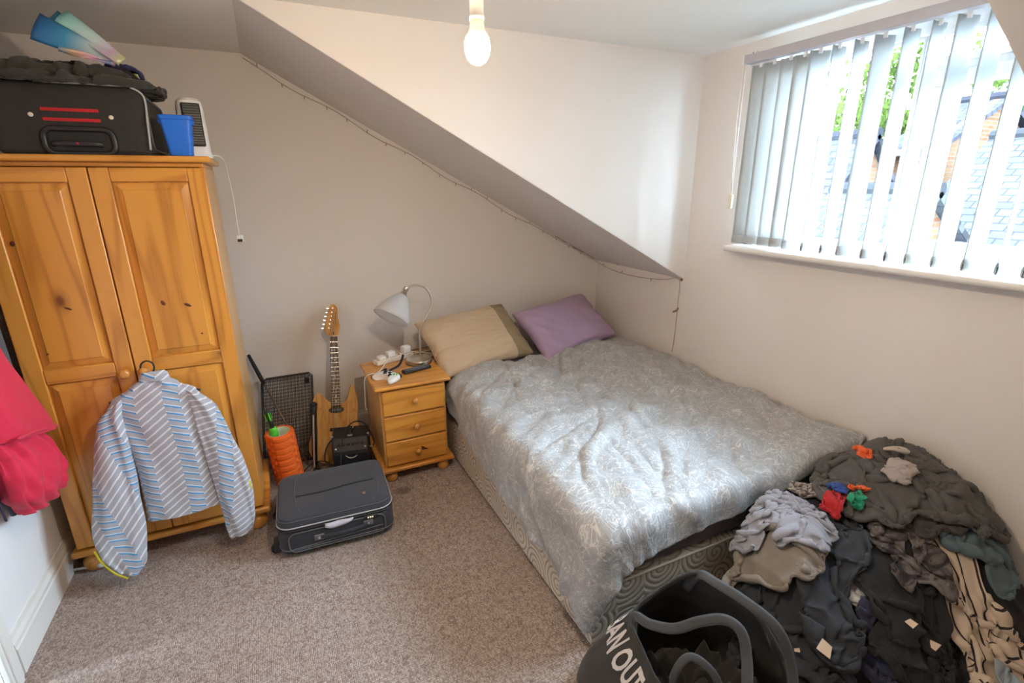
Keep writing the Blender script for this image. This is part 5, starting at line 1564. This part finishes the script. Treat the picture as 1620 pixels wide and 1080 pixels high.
# foil gift bag fanned out, navy bag, green scarf on top of the coat
def mk_foil(name, stops, rough=.3):
    m, nt, b = new_mat(name, rough, .15, .6)
    ux = nd(nt, 'ShaderNodeSeparateXYZ', Vector=coords(nt, 'UV'))
    nn = nd(nt, 'ShaderNodeTexNoise', Vector=coords(nt), Scale=9.0, Detail=2.0)
    setc(nt, b, ramp(nt, math_(nt, 'ADD', ux.outputs[1], math_(nt, 'MULTIPLY_ADD', nn.outputs['Fac'], .3, -.15)), stops))
mk_foil('foil_blue', [(0, (.45, .30, .50)), (.25, (.55, .70, .75)), (.6, (.05, .30, .55)), (1, (.02, .14, .42))])
mk_foil('foil_teal', [(0, (.05, .12, .35)), (.3, (.02, .25, .42)), (.7, (.02, .36, .46)), (1, (.05, .30, .50))])
mk_foil('foil_mint', [(0, (.60, .65, .35)), (.2, (.62, .45, .62)), (.45, (.55, .68, .72)), (.85, (.35, .68, .66)), (1, (.25, .60, .62))])
mk_foil('foil_pink', [(0, (.10, .25, .50)), (.4, (.65, .35, .45)), (.7, (.75, .50, .30)), (1, (.15, .40, .60))])
fb = empty('foil_bag', (-.42, 2.50, 2.056), label='shiny blue teal and mint foil bag fanned out on the coat', cat='gift bag')
def blade(p0, p1, w0, w1, mat, bulge, name, tw=(0, 0, 1)):
    A, B_ = Vector(p0), Vector(p1)
    ax = (B_ - A).normalized(); sd = ax.cross(Vector((.1, -1, .15))).normalized(); nn_ = sd.cross(ax)
    if nn_.y > 0: nn_ = -nn_
    def fn(u, v):
        w = w0 + (w1 - w0) * v
        q = 2 * u - 1
        return tuple(A.lerp(B_, v) + sd * (q * w / 2) + nn_ * (bulge * (1 - q * q) * (.3 + v)) + nn_ * (.006 * math.sin(7 * v + 4 * u)))
    return MB().grid(fn, 9, 14, True).build(name, mat, fb, smooth=True, solid=.0015)
blade((.005, .01, .005), (-.205, .0, .098), .034, .100, 'foil_blue', .007, 'foil_panel')
blade((.010, .03, .012), (-.165, .04, .135), .034, .075, 'foil_teal', .004, 'foil_panel')
blade((.025, .0, .006), (-.13, .02, .142), .040, .062, 'foil_mint', .004, 'foil_panel')
blade((-.01, .0, .0), (-.15, -.02, .030), .018, .020, 'foil_pink', .006, 'foil_panel')
fabric('bag_navy', (.025, .030, .11), .5, var=.3, fold=.6, bmp=.4)
drape_box('navy_bag', 'bag_navy', 'small shiny navy bag end behind the foil bag', 'bag', -.415, 2.585, .6, .24, .20, (-.60, 2.5, 2.00), (-.36, 2.75, 2.048), .42, 72, amp=.05, sp=.012)
fabric('scarf_green', (.10, .30, .03), .8, col2=(.50, .48, .04), patch=14, fold=.5)
drape_box('green_scarf', 'scarf_green', 'green and yellow scarf bundled behind the foil bag', 'scarf', -.47, 2.72, .3, .34, .30, (-.62, 2.6, 1.98), (-.38, 2.85, 2.042), .40, 73, amp=.06, sp=.013)

# blue tub
tb = empty('blue_tub', (-.262, 2.515, ZT), (0, 0, .04), label='bright blue plastic tub on the wardrobe corner', cat='tub')
plain('blue_plastic', (.012, .16, .72), .35, var=.05)
vs, fs = [], []
rings = [(.036, .030, .0), (.040, .034, .003), (.0525, .046, .132), (.056, .050, .134), (.0575, .051, .146), (.054, .048, .149), (.050, .044, .146), (.039, .032, .010)]
n = None
for a_, b_, z in rings:
    p_ = rrect(2 * a_, 2 * b_, .014); n = len(p_); vs += [(x, y, z) for x, y in p_]
for i in range(len(rings) - 1): fs += [(i * n + k, i * n + (k + 1) % n, (i + 1) * n + (k + 1) % n, (i + 1) * n + k) for k in range(n)]
fs += [tuple(range(n - 1, -1, -1)), tuple((len(rings) - 1) * n + k for k in range(n))]
MB().add(vs, fs).build('tub_wall', 'blue_plastic', tb, smooth=True, auto=35)
for sx in (-1, 1): MB().box(-.006, .006, -.018, .018, .118, .136).build('tub_grip', 'blue_plastic', tb, bevel=.004, loc=(sx * .0545, 0, 0))
# fan heater
fh = empty('fan_heater', (-.222, 2.66, ZT), (0, 0, math.radians(10)), label='white upright fan heater with black grille behind the blue tub', cat='heater')
rg = [(0, 0), (0, .012), (.003, .02), (.006, .20), (.010, .222), (.022, .234)]
vs, fs = [], []
for ins, z in rg:
    p_ = rrect(.110 - 2 * ins, .10 - 2 * ins, .032, 8); n = len(p_); vs += [(x, y, z) for x, y in p_]
for i in range(len(rg) - 1): fs += [(i * n + k, i * n + (k + 1) % n, (i + 1) * n + (k + 1) % n, (i + 1) * n + k) for k in range(n)]
fs += [tuple(range(n - 1, -1, -1)), tuple((len(rg) - 1) * n + k for k in range(n))]
MB().add(vs, fs).build('heater_body', 'white_plastic', fh, smooth=True, auto=35)
gr = MB().box(-.034, .034, -.055, -.044, .045, .212).build('heater_grille', 'black_plastic', fh, bevel=.008)
for k in range(16): MB().box(-.030, .030, -.0575, -.054, .052 + k * .0098, .0555 + k * .0098).build('grille_slat', 'black_rubber', gr)
hl_ = MB(); hl_.tube(catmull([(-.172, 2.70, ZT + .012), (-.150, 2.76, ZT + .015), (-.135, 2.83, ZT - .004), (-.130, 2.90, 1.66), (-.126, 2.93, 1.56), (-.128, 2.95, 1.45), (-.127, 2.96, 1.385)], 8), .0030, 8)
hcab = tag(hl_.build('heater_flex', 'white_plastic', smooth=True), 'white flex with a plug dangling beside the wardrobe', 'cable')
MB().box(-.016, .016, -.010, .010, -.020, .012).build('plug_body', 'white_plastic', hcab, bevel=.004, loc=(-.126, 2.96, 1.372))
MB().box(-.011, .011, -.011, .011, -.010, .004).build('plug_face', 'black_plastic', hcab, bevel=.001, loc=(-.126, 2.953, 1.362))
for x in (-.006, 0, .006): MB().box(-.0015, .0015, -.003, .003, -.014, 0).build('plug_pin', 'fret_wire', hcab, loc=(-.126 + x, 2.958, 1.352))

# ------------------------------------------------------------------ chevron fleece on a hanger
def mk_chevron():
    m, nt, b = new_mat('fleece_chevron', .95, 0, .15)
    s_ = nd(nt, 'ShaderNodeSeparateXYZ', Vector=coords(nt, 'UV'))
    x, z = s_.outputs[0], s_.outputs[1]
    wob = nd(nt, 'ShaderNodeTexNoise', Vector=coords(nt), Scale=25.0)
    band = math_(nt, 'FRACT', math_(nt, 'DIVIDE', x, .155))
    isb = math_(nt, 'LESS_THAN', band, .36)
    zz_ = math_(nt, 'ADD', z, math_(nt, 'MULTIPLY', wob.outputs['Fac'], .006))
    fw_ = math_(nt, 'FRACT', math_(nt, 'DIVIDE', math_(nt, 'ADD', zz_, math_(nt, 'MULTIPLY', x, .72)), .031))
    fb_ = math_(nt, 'FRACT', math_(nt, 'DIVIDE', math_(nt, 'SUBTRACT', zz_, math_(nt, 'MULTIPLY', x, .45)), .031))
    n2 = nd(nt, 'ShaderNodeTexNoise', Vector=coords(nt), Scale=420.0, Detail=2.0)
    g = mixc(nt, n2.outputs['Fac'], (.32, .33, .38), (.50, .51, .57))
    cw = mixc(nt, math_(nt, 'LESS_THAN', fw_, .26), g, (.74, .74, .76))
    cb = mixc(nt, math_(nt, 'LESS_THAN', fb_, .20), g, (.06, .31, .62))
    cb = mixc(nt, math_(nt, 'MULTIPLY', math_(nt, 'GREATER_THAN', fb_, .82), .9), cb, (.66, .68, .72))
    setc(nt, b, mixc(nt, isb, cw, cb))
    bump(nt, b, n2.outputs['Fac'], .5, .004)
    b.inputs['Sheen Weight'].default_value = .3
mk_chevron()
jk_ = empty('chevron_fleece', (-.50, 2.40, .30), label='grey fleece with white and blue chevron stripes hanging on the wardrobe', cat='fleece')
jo = Vector(jk_.location)
def garment_tube(name, mat, parent, stations, nU=34, uvoff=(0, 0), fold=.006, seed=0, uvrot=0.0, cap=False, subs=1, freq=1.0):
    """stations: (centre xyz, half width, half depth, side vector xyz) swept into a closed soft tube with metric UVs"""
    C_ = [Vector(s[0]) for s in stations]
    ts = np.linspace(0, len(C_) - 1, (len(C_) - 1) * 8 + 1)
    cc = catmull(C_, 8)
    def lerp_(arr, t):
        i = min(int(t), len(arr) - 2); f = t - i; f = f * f * (3 - 2 * f)
        return arr[i] * (1 - f) + arr[i + 1] * f
    hw = [s[1] for s in stations]; hd = [s[2] for s in stations]; sv = [Vector(s[3]).normalized() for s in stations]
    mb = MB(); mb.uv = {}
    acc = 0.0
    rows = []
    for k, t in enumerate(ts):
        c0 = cc[k]
        if k: acc += (cc[k] - cc[k - 1]).length
        a = lerp_(hw, t); d = lerp_(hd, t); S_ = lerp_(sv, t); S_ = S_.normalized()
        T = (cc[min(k + 1, len(cc) - 1)] - cc[max(k - 1, 0)]).normalized()
        N_ = T.cross(S_).normalized()
        row = []
        for q in range(nU):
            an = 2 * PI * q / nU
            ca, sa_ = math.cos(an), math.sin(an)
            px = math.copysign(abs(ca) ** .8, ca) * a
            py = math.copysign(abs(sa_) ** .9, sa_) * d
            w = fold * (math.sin(q / nU * 2 * PI * 5 * freq + seed + 1.6 * math.sin(t * 1.3 + seed)) + .6 * math.sin(q / nU * 2 * PI * 9 * freq + t * 2.1 + seed * 2))
            p = c0 + S_ * px + N_ * (py + w * (.4 + .6 * abs(sa_)))
            row.append(len(mb.v)); mb.v.append(tuple(p))
            xx, zz_ = px + uvoff[0], acc + uvoff[1]
            mb.uv[row[-1]] = (xx * math.cos(uvrot) - zz_ * math.sin(uvrot), xx * math.sin(uvrot) + zz_ * math.cos(uvrot))
        rows.append(row)
    for i in range(len(rows) - 1):
        for q in range(nU):
            mb.f.append((rows[i][q], rows[i][(q + 1) % nU], rows[i + 1][(q + 1) % nU], rows[i + 1][q]))
    if cap:
        mb.f.append(tuple(rows[0][::-1])); mb.f.append(tuple(rows[-1]))
    return mb.build(name, mat, parent, smooth=True, solid=0 if cap else .004, subsurf=subs)
L_ = lambda x, y, z: (x - jo.x, y - jo.y, z - jo.z)
X1 = (1, 0, 0)
bodyf = garment_tube('fleece_body', 'fleece_chevron', jk_, [
    (L_(-.502, 2.412, .862), .045, .016, X1), (L_(-.506, 2.410, .835), .085, .020, X1), (L_(-.512, 2.406, .79), .150, .026, (1, 0, .02)), (L_(-.510, 2.402, .735), .176, .030, X1),
    (L_(-.500, 2.396, .62), .142, .036, X1), (L_(-.492, 2.388, .48), .136, .040, X1), (L_(-.490, 2.380, .34), .138, .044, X1), (L_(-.490, 2.374, .245), .142, .046, (1, 0, .03))], 40, (.125, .02), .0045, 1)
garment_tube('collar', 'fleece_chevron', jk_, [(L_(-.500, 2.416, .893), .038, .014, X1), (L_(-.501, 2.413, .876), .050, .020, X1), (L_(-.502, 2.411, .855), .055, .022, X1)], 24, (.05, 0), .002, 2)
garment_tube('sleeve', 'fleece_chevron', jk_, [
    (L_(-.640, 2.404, .785), .030, .026, (1, 0, .6)), (L_(-.672, 2.398, .72), .052, .034, (1, 0, .35)), (L_(-.690, 2.380, .58), .064, .036, (1, 0, .15)), (L_(-.705, 2.350, .42), .076, .036, X1),
    (L_(-.718, 2.318, .26), .090, .034, (1, 0, -.1)), (L_(-.720, 2.290, .15), .082, .030, (1, 0, -.35)), (L_(-.718, 2.276, .075), .040, .024, (1, 0, -.7))], 30, (.02, .3), .006, 4, .35)
garment_tube('sleeve', 'fleece_chevron', jk_, [
    (L_(-.375, 2.402, .785), .030, .026, (1, 0, -.6)), (L_(-.345, 2.396, .71), .050, .034, (1, 0, -.3)), (L_(-.325, 2.384, .58), .060, .038, (1, 0, -.12)), (L_(-.300, 2.366, .44), .068, .040, X1),
    (L_(-.285, 2.352, .30), .070, .038, (1, 0, .15)), (L_(-.285, 2.342, .17), .062, .034, (1, 0, .1)), (L_(-.292, 2.336, .085), .048, .028, (1, 0, .1))], 30, (.07, .1), .007, 6, -.25)
plain('yellow_trim', (.72, .62, .03), .8)
plain('white_trim', (.75, .76, .80), .8)
yt = MB(); yt.tube(catmull([L_(-.808, 2.288, .205), L_(-.785, 2.268, .150), L_(-.752, 2.256, .098), L_(-.715, 2.252, .062)], 6), .006, 8, flat=(.008, .003)); yt.build('yellow_cuff_trim', 'yellow_trim', jk_, smooth=True)
yt = MB(); yt.tube(catmull([L_(-.228, 2.338, .350), L_(-.222, 2.334, .325), L_(-.224, 2.330, .305)], 5), .005, 8); yt.build('yellow_cuff_trim', 'yellow_trim', jk_, smooth=True)
hg = empty('coat_hanger', (-.513, 2.41, .86), label='black plastic hanger hooked on the wardrobe knob', cat='hanger')
hk = MB(); hk.tube(catmull([(.012, 0, -.005), (.014, 0, .03), (.020, -.0, .052), (.016, 0, .072), (-.002, 0, .082), (-.020, 0, .072), (-.026, 0, .055)], 6), .0035, 8); hk.build('hanger_hook', 'black_plastic', hg, smooth=True)
hk = MB(); hk.tube([(-.155, -.002, -.075), (.012, -.002, -.012), (.165, -.002, -.075)], .0045, 8); hk.build('hanger_arm', 'black_plastic', hg, smooth=True)

# ------------------------------------------------------------------ coats on the left wall
rk = empty('coat_rail', (XL + .012, 2.15, 1.62), label='white rail with hooks on the left wall', cat='coat rail')
MB().box(-.010, .012, -.26, .26, -.035, .035).build('rail_board', 'white_gloss', rk, bevel=.004)
for y in (-.2, -.05, .10, .22):
    hk = MB(); hk.tube(catmull([(.012, y, .01), (.045, y, -.005), (.065, y, .0), (.072, y, .02)], 5), .005, 8); hk.build('hook', 'steel_satin', rk, smooth=True)
fabric('puffer_red', (.66, .018, .060), .55, var=.12, weave=600, fold=.8, bmp=.45, sheen=.1, patch=5)
fabric('jacket_slate', (.065, .080, .095), .8, var=.2, fold=.5)
fabric('jacket_violet', (.028, .018, .055), .8, var=.2, fold=.5)
rj = empty('red_puffer_jacket', (-.90, 2.12, .50), label='red puffer jacket with gathered cuff hanging at the left edge', cat='jacket')
ro = Vector(rj.location)
Lr = lambda x, y, z: (x - ro.x, y - ro.y, z - ro.z)
Y1 = (0, 1, 0)
garment_tube('jacket_skirt', 'puffer_red', rj, [
    (Lr(-.905, 2.06, 1.62), .06, .03, Y1), (Lr(-.900, 2.055, 1.50), .12, .045, Y1), (Lr(-.898, 2.06, 1.30), .125, .05, Y1), (Lr(-.895, 2.09, 1.10), .135, .055, Y1),
    (Lr(-.890, 2.14, .95), .165, .058, (0, 1, -.12)), (Lr(-.885, 2.20, .82), .200, .060, (0, 1, -.28)), (Lr(-.885, 2.225, .775), .212, .060, (0, 1, -.30))], 40, fold=.004, seed=2)
garment_tube('puffed_cuff', 'puffer_red', rj, [
    (Lr(-.893, 2.17, .86), .13, .035, (0, 1, -.2)), (Lr(-.890, 2.175, .78), .150, .045, (0, 1, -.25)), (Lr(-.886, 2.19, .73), .165, .052, (0, 1, -.28)), (Lr(-.882, 2.205, .65), .185, .060, (0, 1, -.28)),
    (Lr(-.884, 2.215, .58), .175, .055, (0, 1, -.22)), (Lr(-.888, 2.225, .535), .140, .045, (0, 1, -.15)), (Lr(-.890, 2.23, .515), .135, .040, (0, 1, -.12))], 60, fold=.013, seed=5, freq=2)
hm = MB(); hm.tube(catmull([Lr(-.822, 2.03, .842), Lr(-.822, 2.15, .812), Lr(-.826, 2.28, .770), Lr(-.838, 2.385, .735), Lr(-.872, 2.428, .716)], 6), .005, 8); hm.build('hem_seam', 'puffer_red', rj, smooth=True)
gj = empty('slate_jacket', (-.95, 2.365, .45), label='slate grey jacket hanging behind the red puffer jacket', cat='jacket')
go_ = Vector((-.95, 2.32, .45))
Lg = lambda x, y, z: (x - go_.x, y - go_.y, z - go_.z)
garment_tube('jacket_body', 'jacket_slate', gj, [
    (Lg(-.952, 2.28, 1.62), .05, .018, Y1), (Lg(-.952, 2.28, 1.50), .13, .022, Y1), (Lg(-.952, 2.28, 1.2), .135, .024, Y1), (Lg(-.952, 2.275, .95), .150, .024, Y1),
    (Lg(-.952, 2.27, .75), .165, .024, Y1), (Lg(-.952, 2.27, .58), .172, .024, Y1), (Lg(-.952, 2.28, .50), .160, .022, Y1)], 32, fold=.003, seed=9)
dj = empty('violet_top', (-.93, 2.02, .52), label='dark violet top under the red jacket with a hanging drawcord', cat='top')
do_ = Vector(dj.location)
Ld = lambda x, y, z: (x - do_.x, y - do_.y, z - do_.z)
garment_tube('top_body', 'jacket_violet', dj, [
    (Ld(-.945, 1.98, 1.62), .05, .012, Y1), (Ld(-.945, 1.98, 1.4), .10, .016, Y1), (Ld(-.945, 1.98, 1.0), .11, .018, Y1), (Ld(-.94, 1.98, .75), .115, .018, Y1), (Ld(-.94, 1.985, .62), .115, .018, Y1)], 24, fold=.003, seed=4)
dc = MB(); dc.tube(catmull([Ld(-.915, 2.015, .66), Ld(-.912, 2.02, .61), Ld(-.912, 2.026, .56)], 5), .004, 6); dc.build('drawcord', 'jacket_violet', dj, smooth=True)
# white rod lying by the wardrobe foot
wr_ = empty('white_rod', (-.945, 2.42, .012), (0, 0, 0), label='short white plastic rod on the floor by the wardrobe foot', cat='rod')
t_ = MB(); t_.tube([(-.022, .07, .003), (.085, .03, .018)], .006, 10); t_.build('rod_shaft', 'white_plastic', wr_, smooth=True)
t_ = MB(); t_.tube([(.080, .032, .017), (.098, .025, .020)], .010, 10); t_.build('rod_tip', 'white_plastic', wr_, smooth=True)

# ------------------------------------------------------------------ string of fairy lights
plain('wire_brown', (.34, .24, .16), .6)
plain('fairy_bulb', (.42, .33, .22), .35)
sl_ = empty('fairy_lights', (XS, D, ZC), label='string of tiny fairy lights along the sloping ceiling edge', cat='fairy lights')
so = Vector(sl_.location)
rnd = random.Random(12)
pts = []
nseg = 26
for k in range(nseg + 1):
    x = .01 + 2.27 * k / nseg
    sag = (.020 * math.sin(k / 5 * PI) ** 2 + .006) if k < 20 else .004
    pts.append(Vector((x, D - .006, ZC - SL * x - .010 - sag)))
pts += [Vector((W - .006, 3.22, ZK - .028)), Vector((W - .006, 3.05, ZK - .05)), Vector((W - .006, 2.80, ZK - .052)), Vector((W - .006, 2.55, ZK - .03)), Vector((W - .006, 2.405, ZK - .005)),
        Vector((W - .006, 2.398, .90)), Vector((W - .006, 2.397, .84)), Vector((W - .006, 2.40, .70)), Vector((W - .006, 2.41, .56))]
cp_ = catmull(pts, 4)
t_ = MB(); t_.tube([p - so for p in cp_], .0016, 5); t_.build('wire', 'wire_brown', sl_, smooth=True)
for k in range(3, len(cp_) - 22, 5):
    p = cp_[k] - so
    d_ = Vector((rnd.uniform(-.3, .3), -.35, rnd.choice((-1, -1, .9)))).normalized()
    MB().lathe([(.0022, 0), (.0026, .006), (.0030, .012), (.0016, .019), (.0003, .021)], 6, rot_to(d_)).build('fairy_bulb', 'fairy_bulb', sl_, loc=p, smooth=True)
MB().lathe([(.009, 0), (.010, .004), (.006, .009), (.002, .010)], 12, rot_to((-1, 0, 0))).build('wall_pin', 'filler_brown', sl_, loc=Vector((W - .001, 2.386, ZK - .005)) - so)
t_ = MB(); t_.tube([Vector(p) - so for p in ((W - .010, 2.43, .825), (W - .014, 2.40, .842), (W - .010, 2.385, .86))], .005, 6); t_.build('wire_knot', 'wire_brown', sl_)

# ------------------------------------------------------------------ tote bag with lettering
fabric('tote_canvas', (.036, .033, .031), .8, var=.25, weave=500, fold=.5, bmp=.4, patch=10)
fabric('tote_strap', (.065, .067, .072), .7, var=.2, weave=500, bmp=.4)  # lighter bluish tone puts the strap highlight into the colour
tt = empty('tote_bag', (.98, .92, 0), label='black tote bag with white lettering at the bed corner', cat='bag')
to = Vector(tt.location)
rim = [(.890, 1.000, .300), (1.00, 1.005, .350), (1.113, .965, .405), (1.19, .86, .375), (1.21, .74, .31), (1.14, .62, .27), (.98, .60, .25), (.86, .70, .245), (.838, .80, .255), (.855, .90, .275)]
base = [(.752, 1.095, .012), (.95, 1.14, .012), (1.12, 1.13, .012), (1.24, .95, .012), (1.27, .76, .012), (1.17, .57, .012), (.97, .52, .012), (.80, .60, .012), (.730, .78, .012), (.722, .95, .012)]
rimc = catmull(rim, 6, True); basec = catmull(base, 6, True)
nR = len(rimc)
def wallp(k, v):
    a, b_ = basec[k % nR], rimc[k % nR]
    p = a.lerp(b_, v)
    c0 = Vector((.98, .86, p.z)); out = (p - c0); out.z = 0; out.normalize()
    bul = .026 * math.sin(PI * v) + (.016 if 8 < k % nR < 46 else .006) * math.sin(k * .55 + 4 * v) * (.3 + .7 * math.sin(PI * v)) + .005 * math.sin(k * 1.3 + 6 * v)
    bul += .014 * mnoise.noise(Vector((p.x * 11, p.y * 11, p.z * 14))) * (1 if 6 < k % nR < 50 else .35)
    return p + out * bul
mb = MB(); NV = 14
for j in range(NV):
    for k in range(nR): mb.v.append(tuple(wallp(k, j / (NV - 1)) - to))
for j in range(NV - 1):
    for k in range(nR): mb.f.append((j * nR + k, j * nR + (k + 1) % nR, (j + 1) * nR + (k + 1) % nR, (j + 1) * nR + k))
mb.f.append(tuple(range(nR - 1, -1, -1)))
mb.build('bag_body', 'tote_canvas', tt, smooth=True, solid=.004, subsurf=1)
def lining(u, v):
    k = u * nR; k0 = int(k) % nR; p = rimc[k0].lerp(rimc[(k0 + 1) % nR], k - int(k))
    c0 = Vector((1.03, .82, .15)); q = c0.lerp(p, .04 + .80 * v)
    n_ = mnoise.noise(Vector((q.x * 13, q.y * 13, 3))) + .6 * mnoise.noise(Vector((q.x * 27, q.y * 27, 7)))
    q.z = .05 + .06 * v ** 2 + .085 * abs(n_) + .022 * math.sin((q.x + q.y) * 42 + 5 * n_)
    return tuple(q - to)
MB().grid(lining, 90, 26).build('bag_lining', 'tote_canvas', tt, smooth=True, solid=.003)
t_ = MB(); t_.tube([p - to for p in rimc], .006, 8, closed=True, flat=(.004, .010), up=(0, 0, 1)); t_.build('bag_rim', 'tote_canvas', tt, smooth=True)
def strap(pts_, name='handle', w=.016):
    t = MB(); t.tube([Vector(p) - to for p in catmull(pts_, 7)], .01, 8, flat=(w, .0022), up=(-.5, -.45, .72)); return t.build(name, 'tote_strap', tt, smooth=True)
strap([(.862, .955, .235), (.885, .985, .312), (.897, .925, .335), (.925, .855, .372), (.975, .815, .412), (1.025, .775, .435), (1.050, .735, .420), (1.040, .700, .375), (1.00, .655, .32), (.96, .62, .24)])
strap([(1.10, .99, .33), (1.115, .955, .410), (1.10, .87, .45), (1.115, .78, .455), (1.15, .70, .42), (1.165, .655, .34), (1.15, .615, .25)])
strap([(.875, .79, .16), (.88, .795, .285), (.93, .79, .33), (.97, .74, .30), (.985, .70, .22)], w=.012)
# lettering mapped on the side panel below the rim, running from the bed corner towards the camera
fnt = bpy.data.curves.new('lettering', 'FONT'); fnt.body = 'BAN OUT'; fnt.size = 1.0; fnt.offset = .03; fnt.resolution_u = 3
fo_ = bpy.data.objects.new('lettering', fnt); COL.objects.link(fo_)
me = bpy.data.meshes.new_from_object(fo_.evaluated_get(bpy.context.evaluated_depsgraph_get()))
bpy.data.objects.remove(fo_); bpy.data.curves.remove(fnt)
xs = [v.co.x for v in me.vertices]; xmax = max(xs); xmin = min(xs)
bm = bmesh.new(); bm.from_mesh(me)
bmesh.ops.triangulate(bm, faces=bm.faces); bmesh.ops.subdivide_edges(bm, edges=[e for e in bm.edges if e.calc_length() > .12], cuts=2)
K0, K1 = nR + 1.4, nR - 9.4      # start by the corner, run down the rim
for v in bm.verts:
    t = (v.co.x - xmin) / (xmax - xmin)
    k = K0 + (K1 - K0) * t
    vv = .69 + .24 * v.co.y / .72
    k0 = int(math.floor(k)); f = k - k0
    p = wallp(k0, vv).lerp(wallp(k0 + 1, vv), f)
    c0 = Vector((.98, .86, p.z)); out = (p - c0); out.z = 0; out.normalize()
    v.co = p + out * .0055 + Vector((0, 0, .001)) - to
bm.to_mesh(me); bm.free()
plain('print_white', (.62, .58, .56), .8)
me.materials.append(MATS['print_white'])
link(bpy.data.objects.new('lettering', me)).parent = tt

# ------------------------------------------------------------------ small scraps in the heap
plain('paper_cream', (.66, .50, .36), .8)
def scrap(x, y, s_, seed, label):
    rnd = random.Random(seed)
    z = float(samp(HF, np.array([x]), np.array([y]))[0]) + .006
    n = 4
    pts_ = [(s_ * rnd.uniform(.75, 1.15) * math.cos(2 * PI * k / n + rnd.uniform(-.3, .3)), s_ * rnd.uniform(.75, 1.15) * math.sin(2 * PI * k / n + rnd.uniform(-.3, .3))) for k in range(n)]
    o = MB().prism(pts_, 0, .0015, axis='Z').build('paper_scrap', 'paper_cream', loc=(x, y, z), rot=(rnd.uniform(-.5, -.1), rnd.uniform(-.3, .3), rnd.uniform(0, 3)))
    tag(o, label, 'paper', 'paper scraps on the heap')
scrap(1.395, .69, .030, 1, 'largest torn cream paper scrap low in the heap beside the tote bag')
scrap(1.30, .66, .026, 2, 'cream paper scrap at the bottom edge next to the tote bag')
scrap(1.345, .74, .012, 3, 'tiny cream paper scrap above the larger ones by the tote bag')
scrap(1.66, .60, .018, 4, 'narrow cream paper scrap below the folded cream cloth')
scrap(1.72, .55, .018, 5, 'cream paper scrap on the black hooded top near the bottom edge')
zr_ = float(samp(HF, np.array([2.13]), np.array([.965]))[0])
rn = MB(); rn.tube([(.045 * math.cos(a), .026 * math.sin(a), .004 * math.sin(2 * a)) for a in [2 * PI * k / 36 for k in range(36)]], .0065, 10, closed=True)
tag(rn.build('strap_ring', plain('ring_cream', (.55, .47, .40), .35), smooth=True, loc=(2.12, .955, zr_ + .010), rot=(math.radians(-14), math.radians(8), math.radians(-20))), 'pale ring lying on top of the charcoal jacket', 'ring')
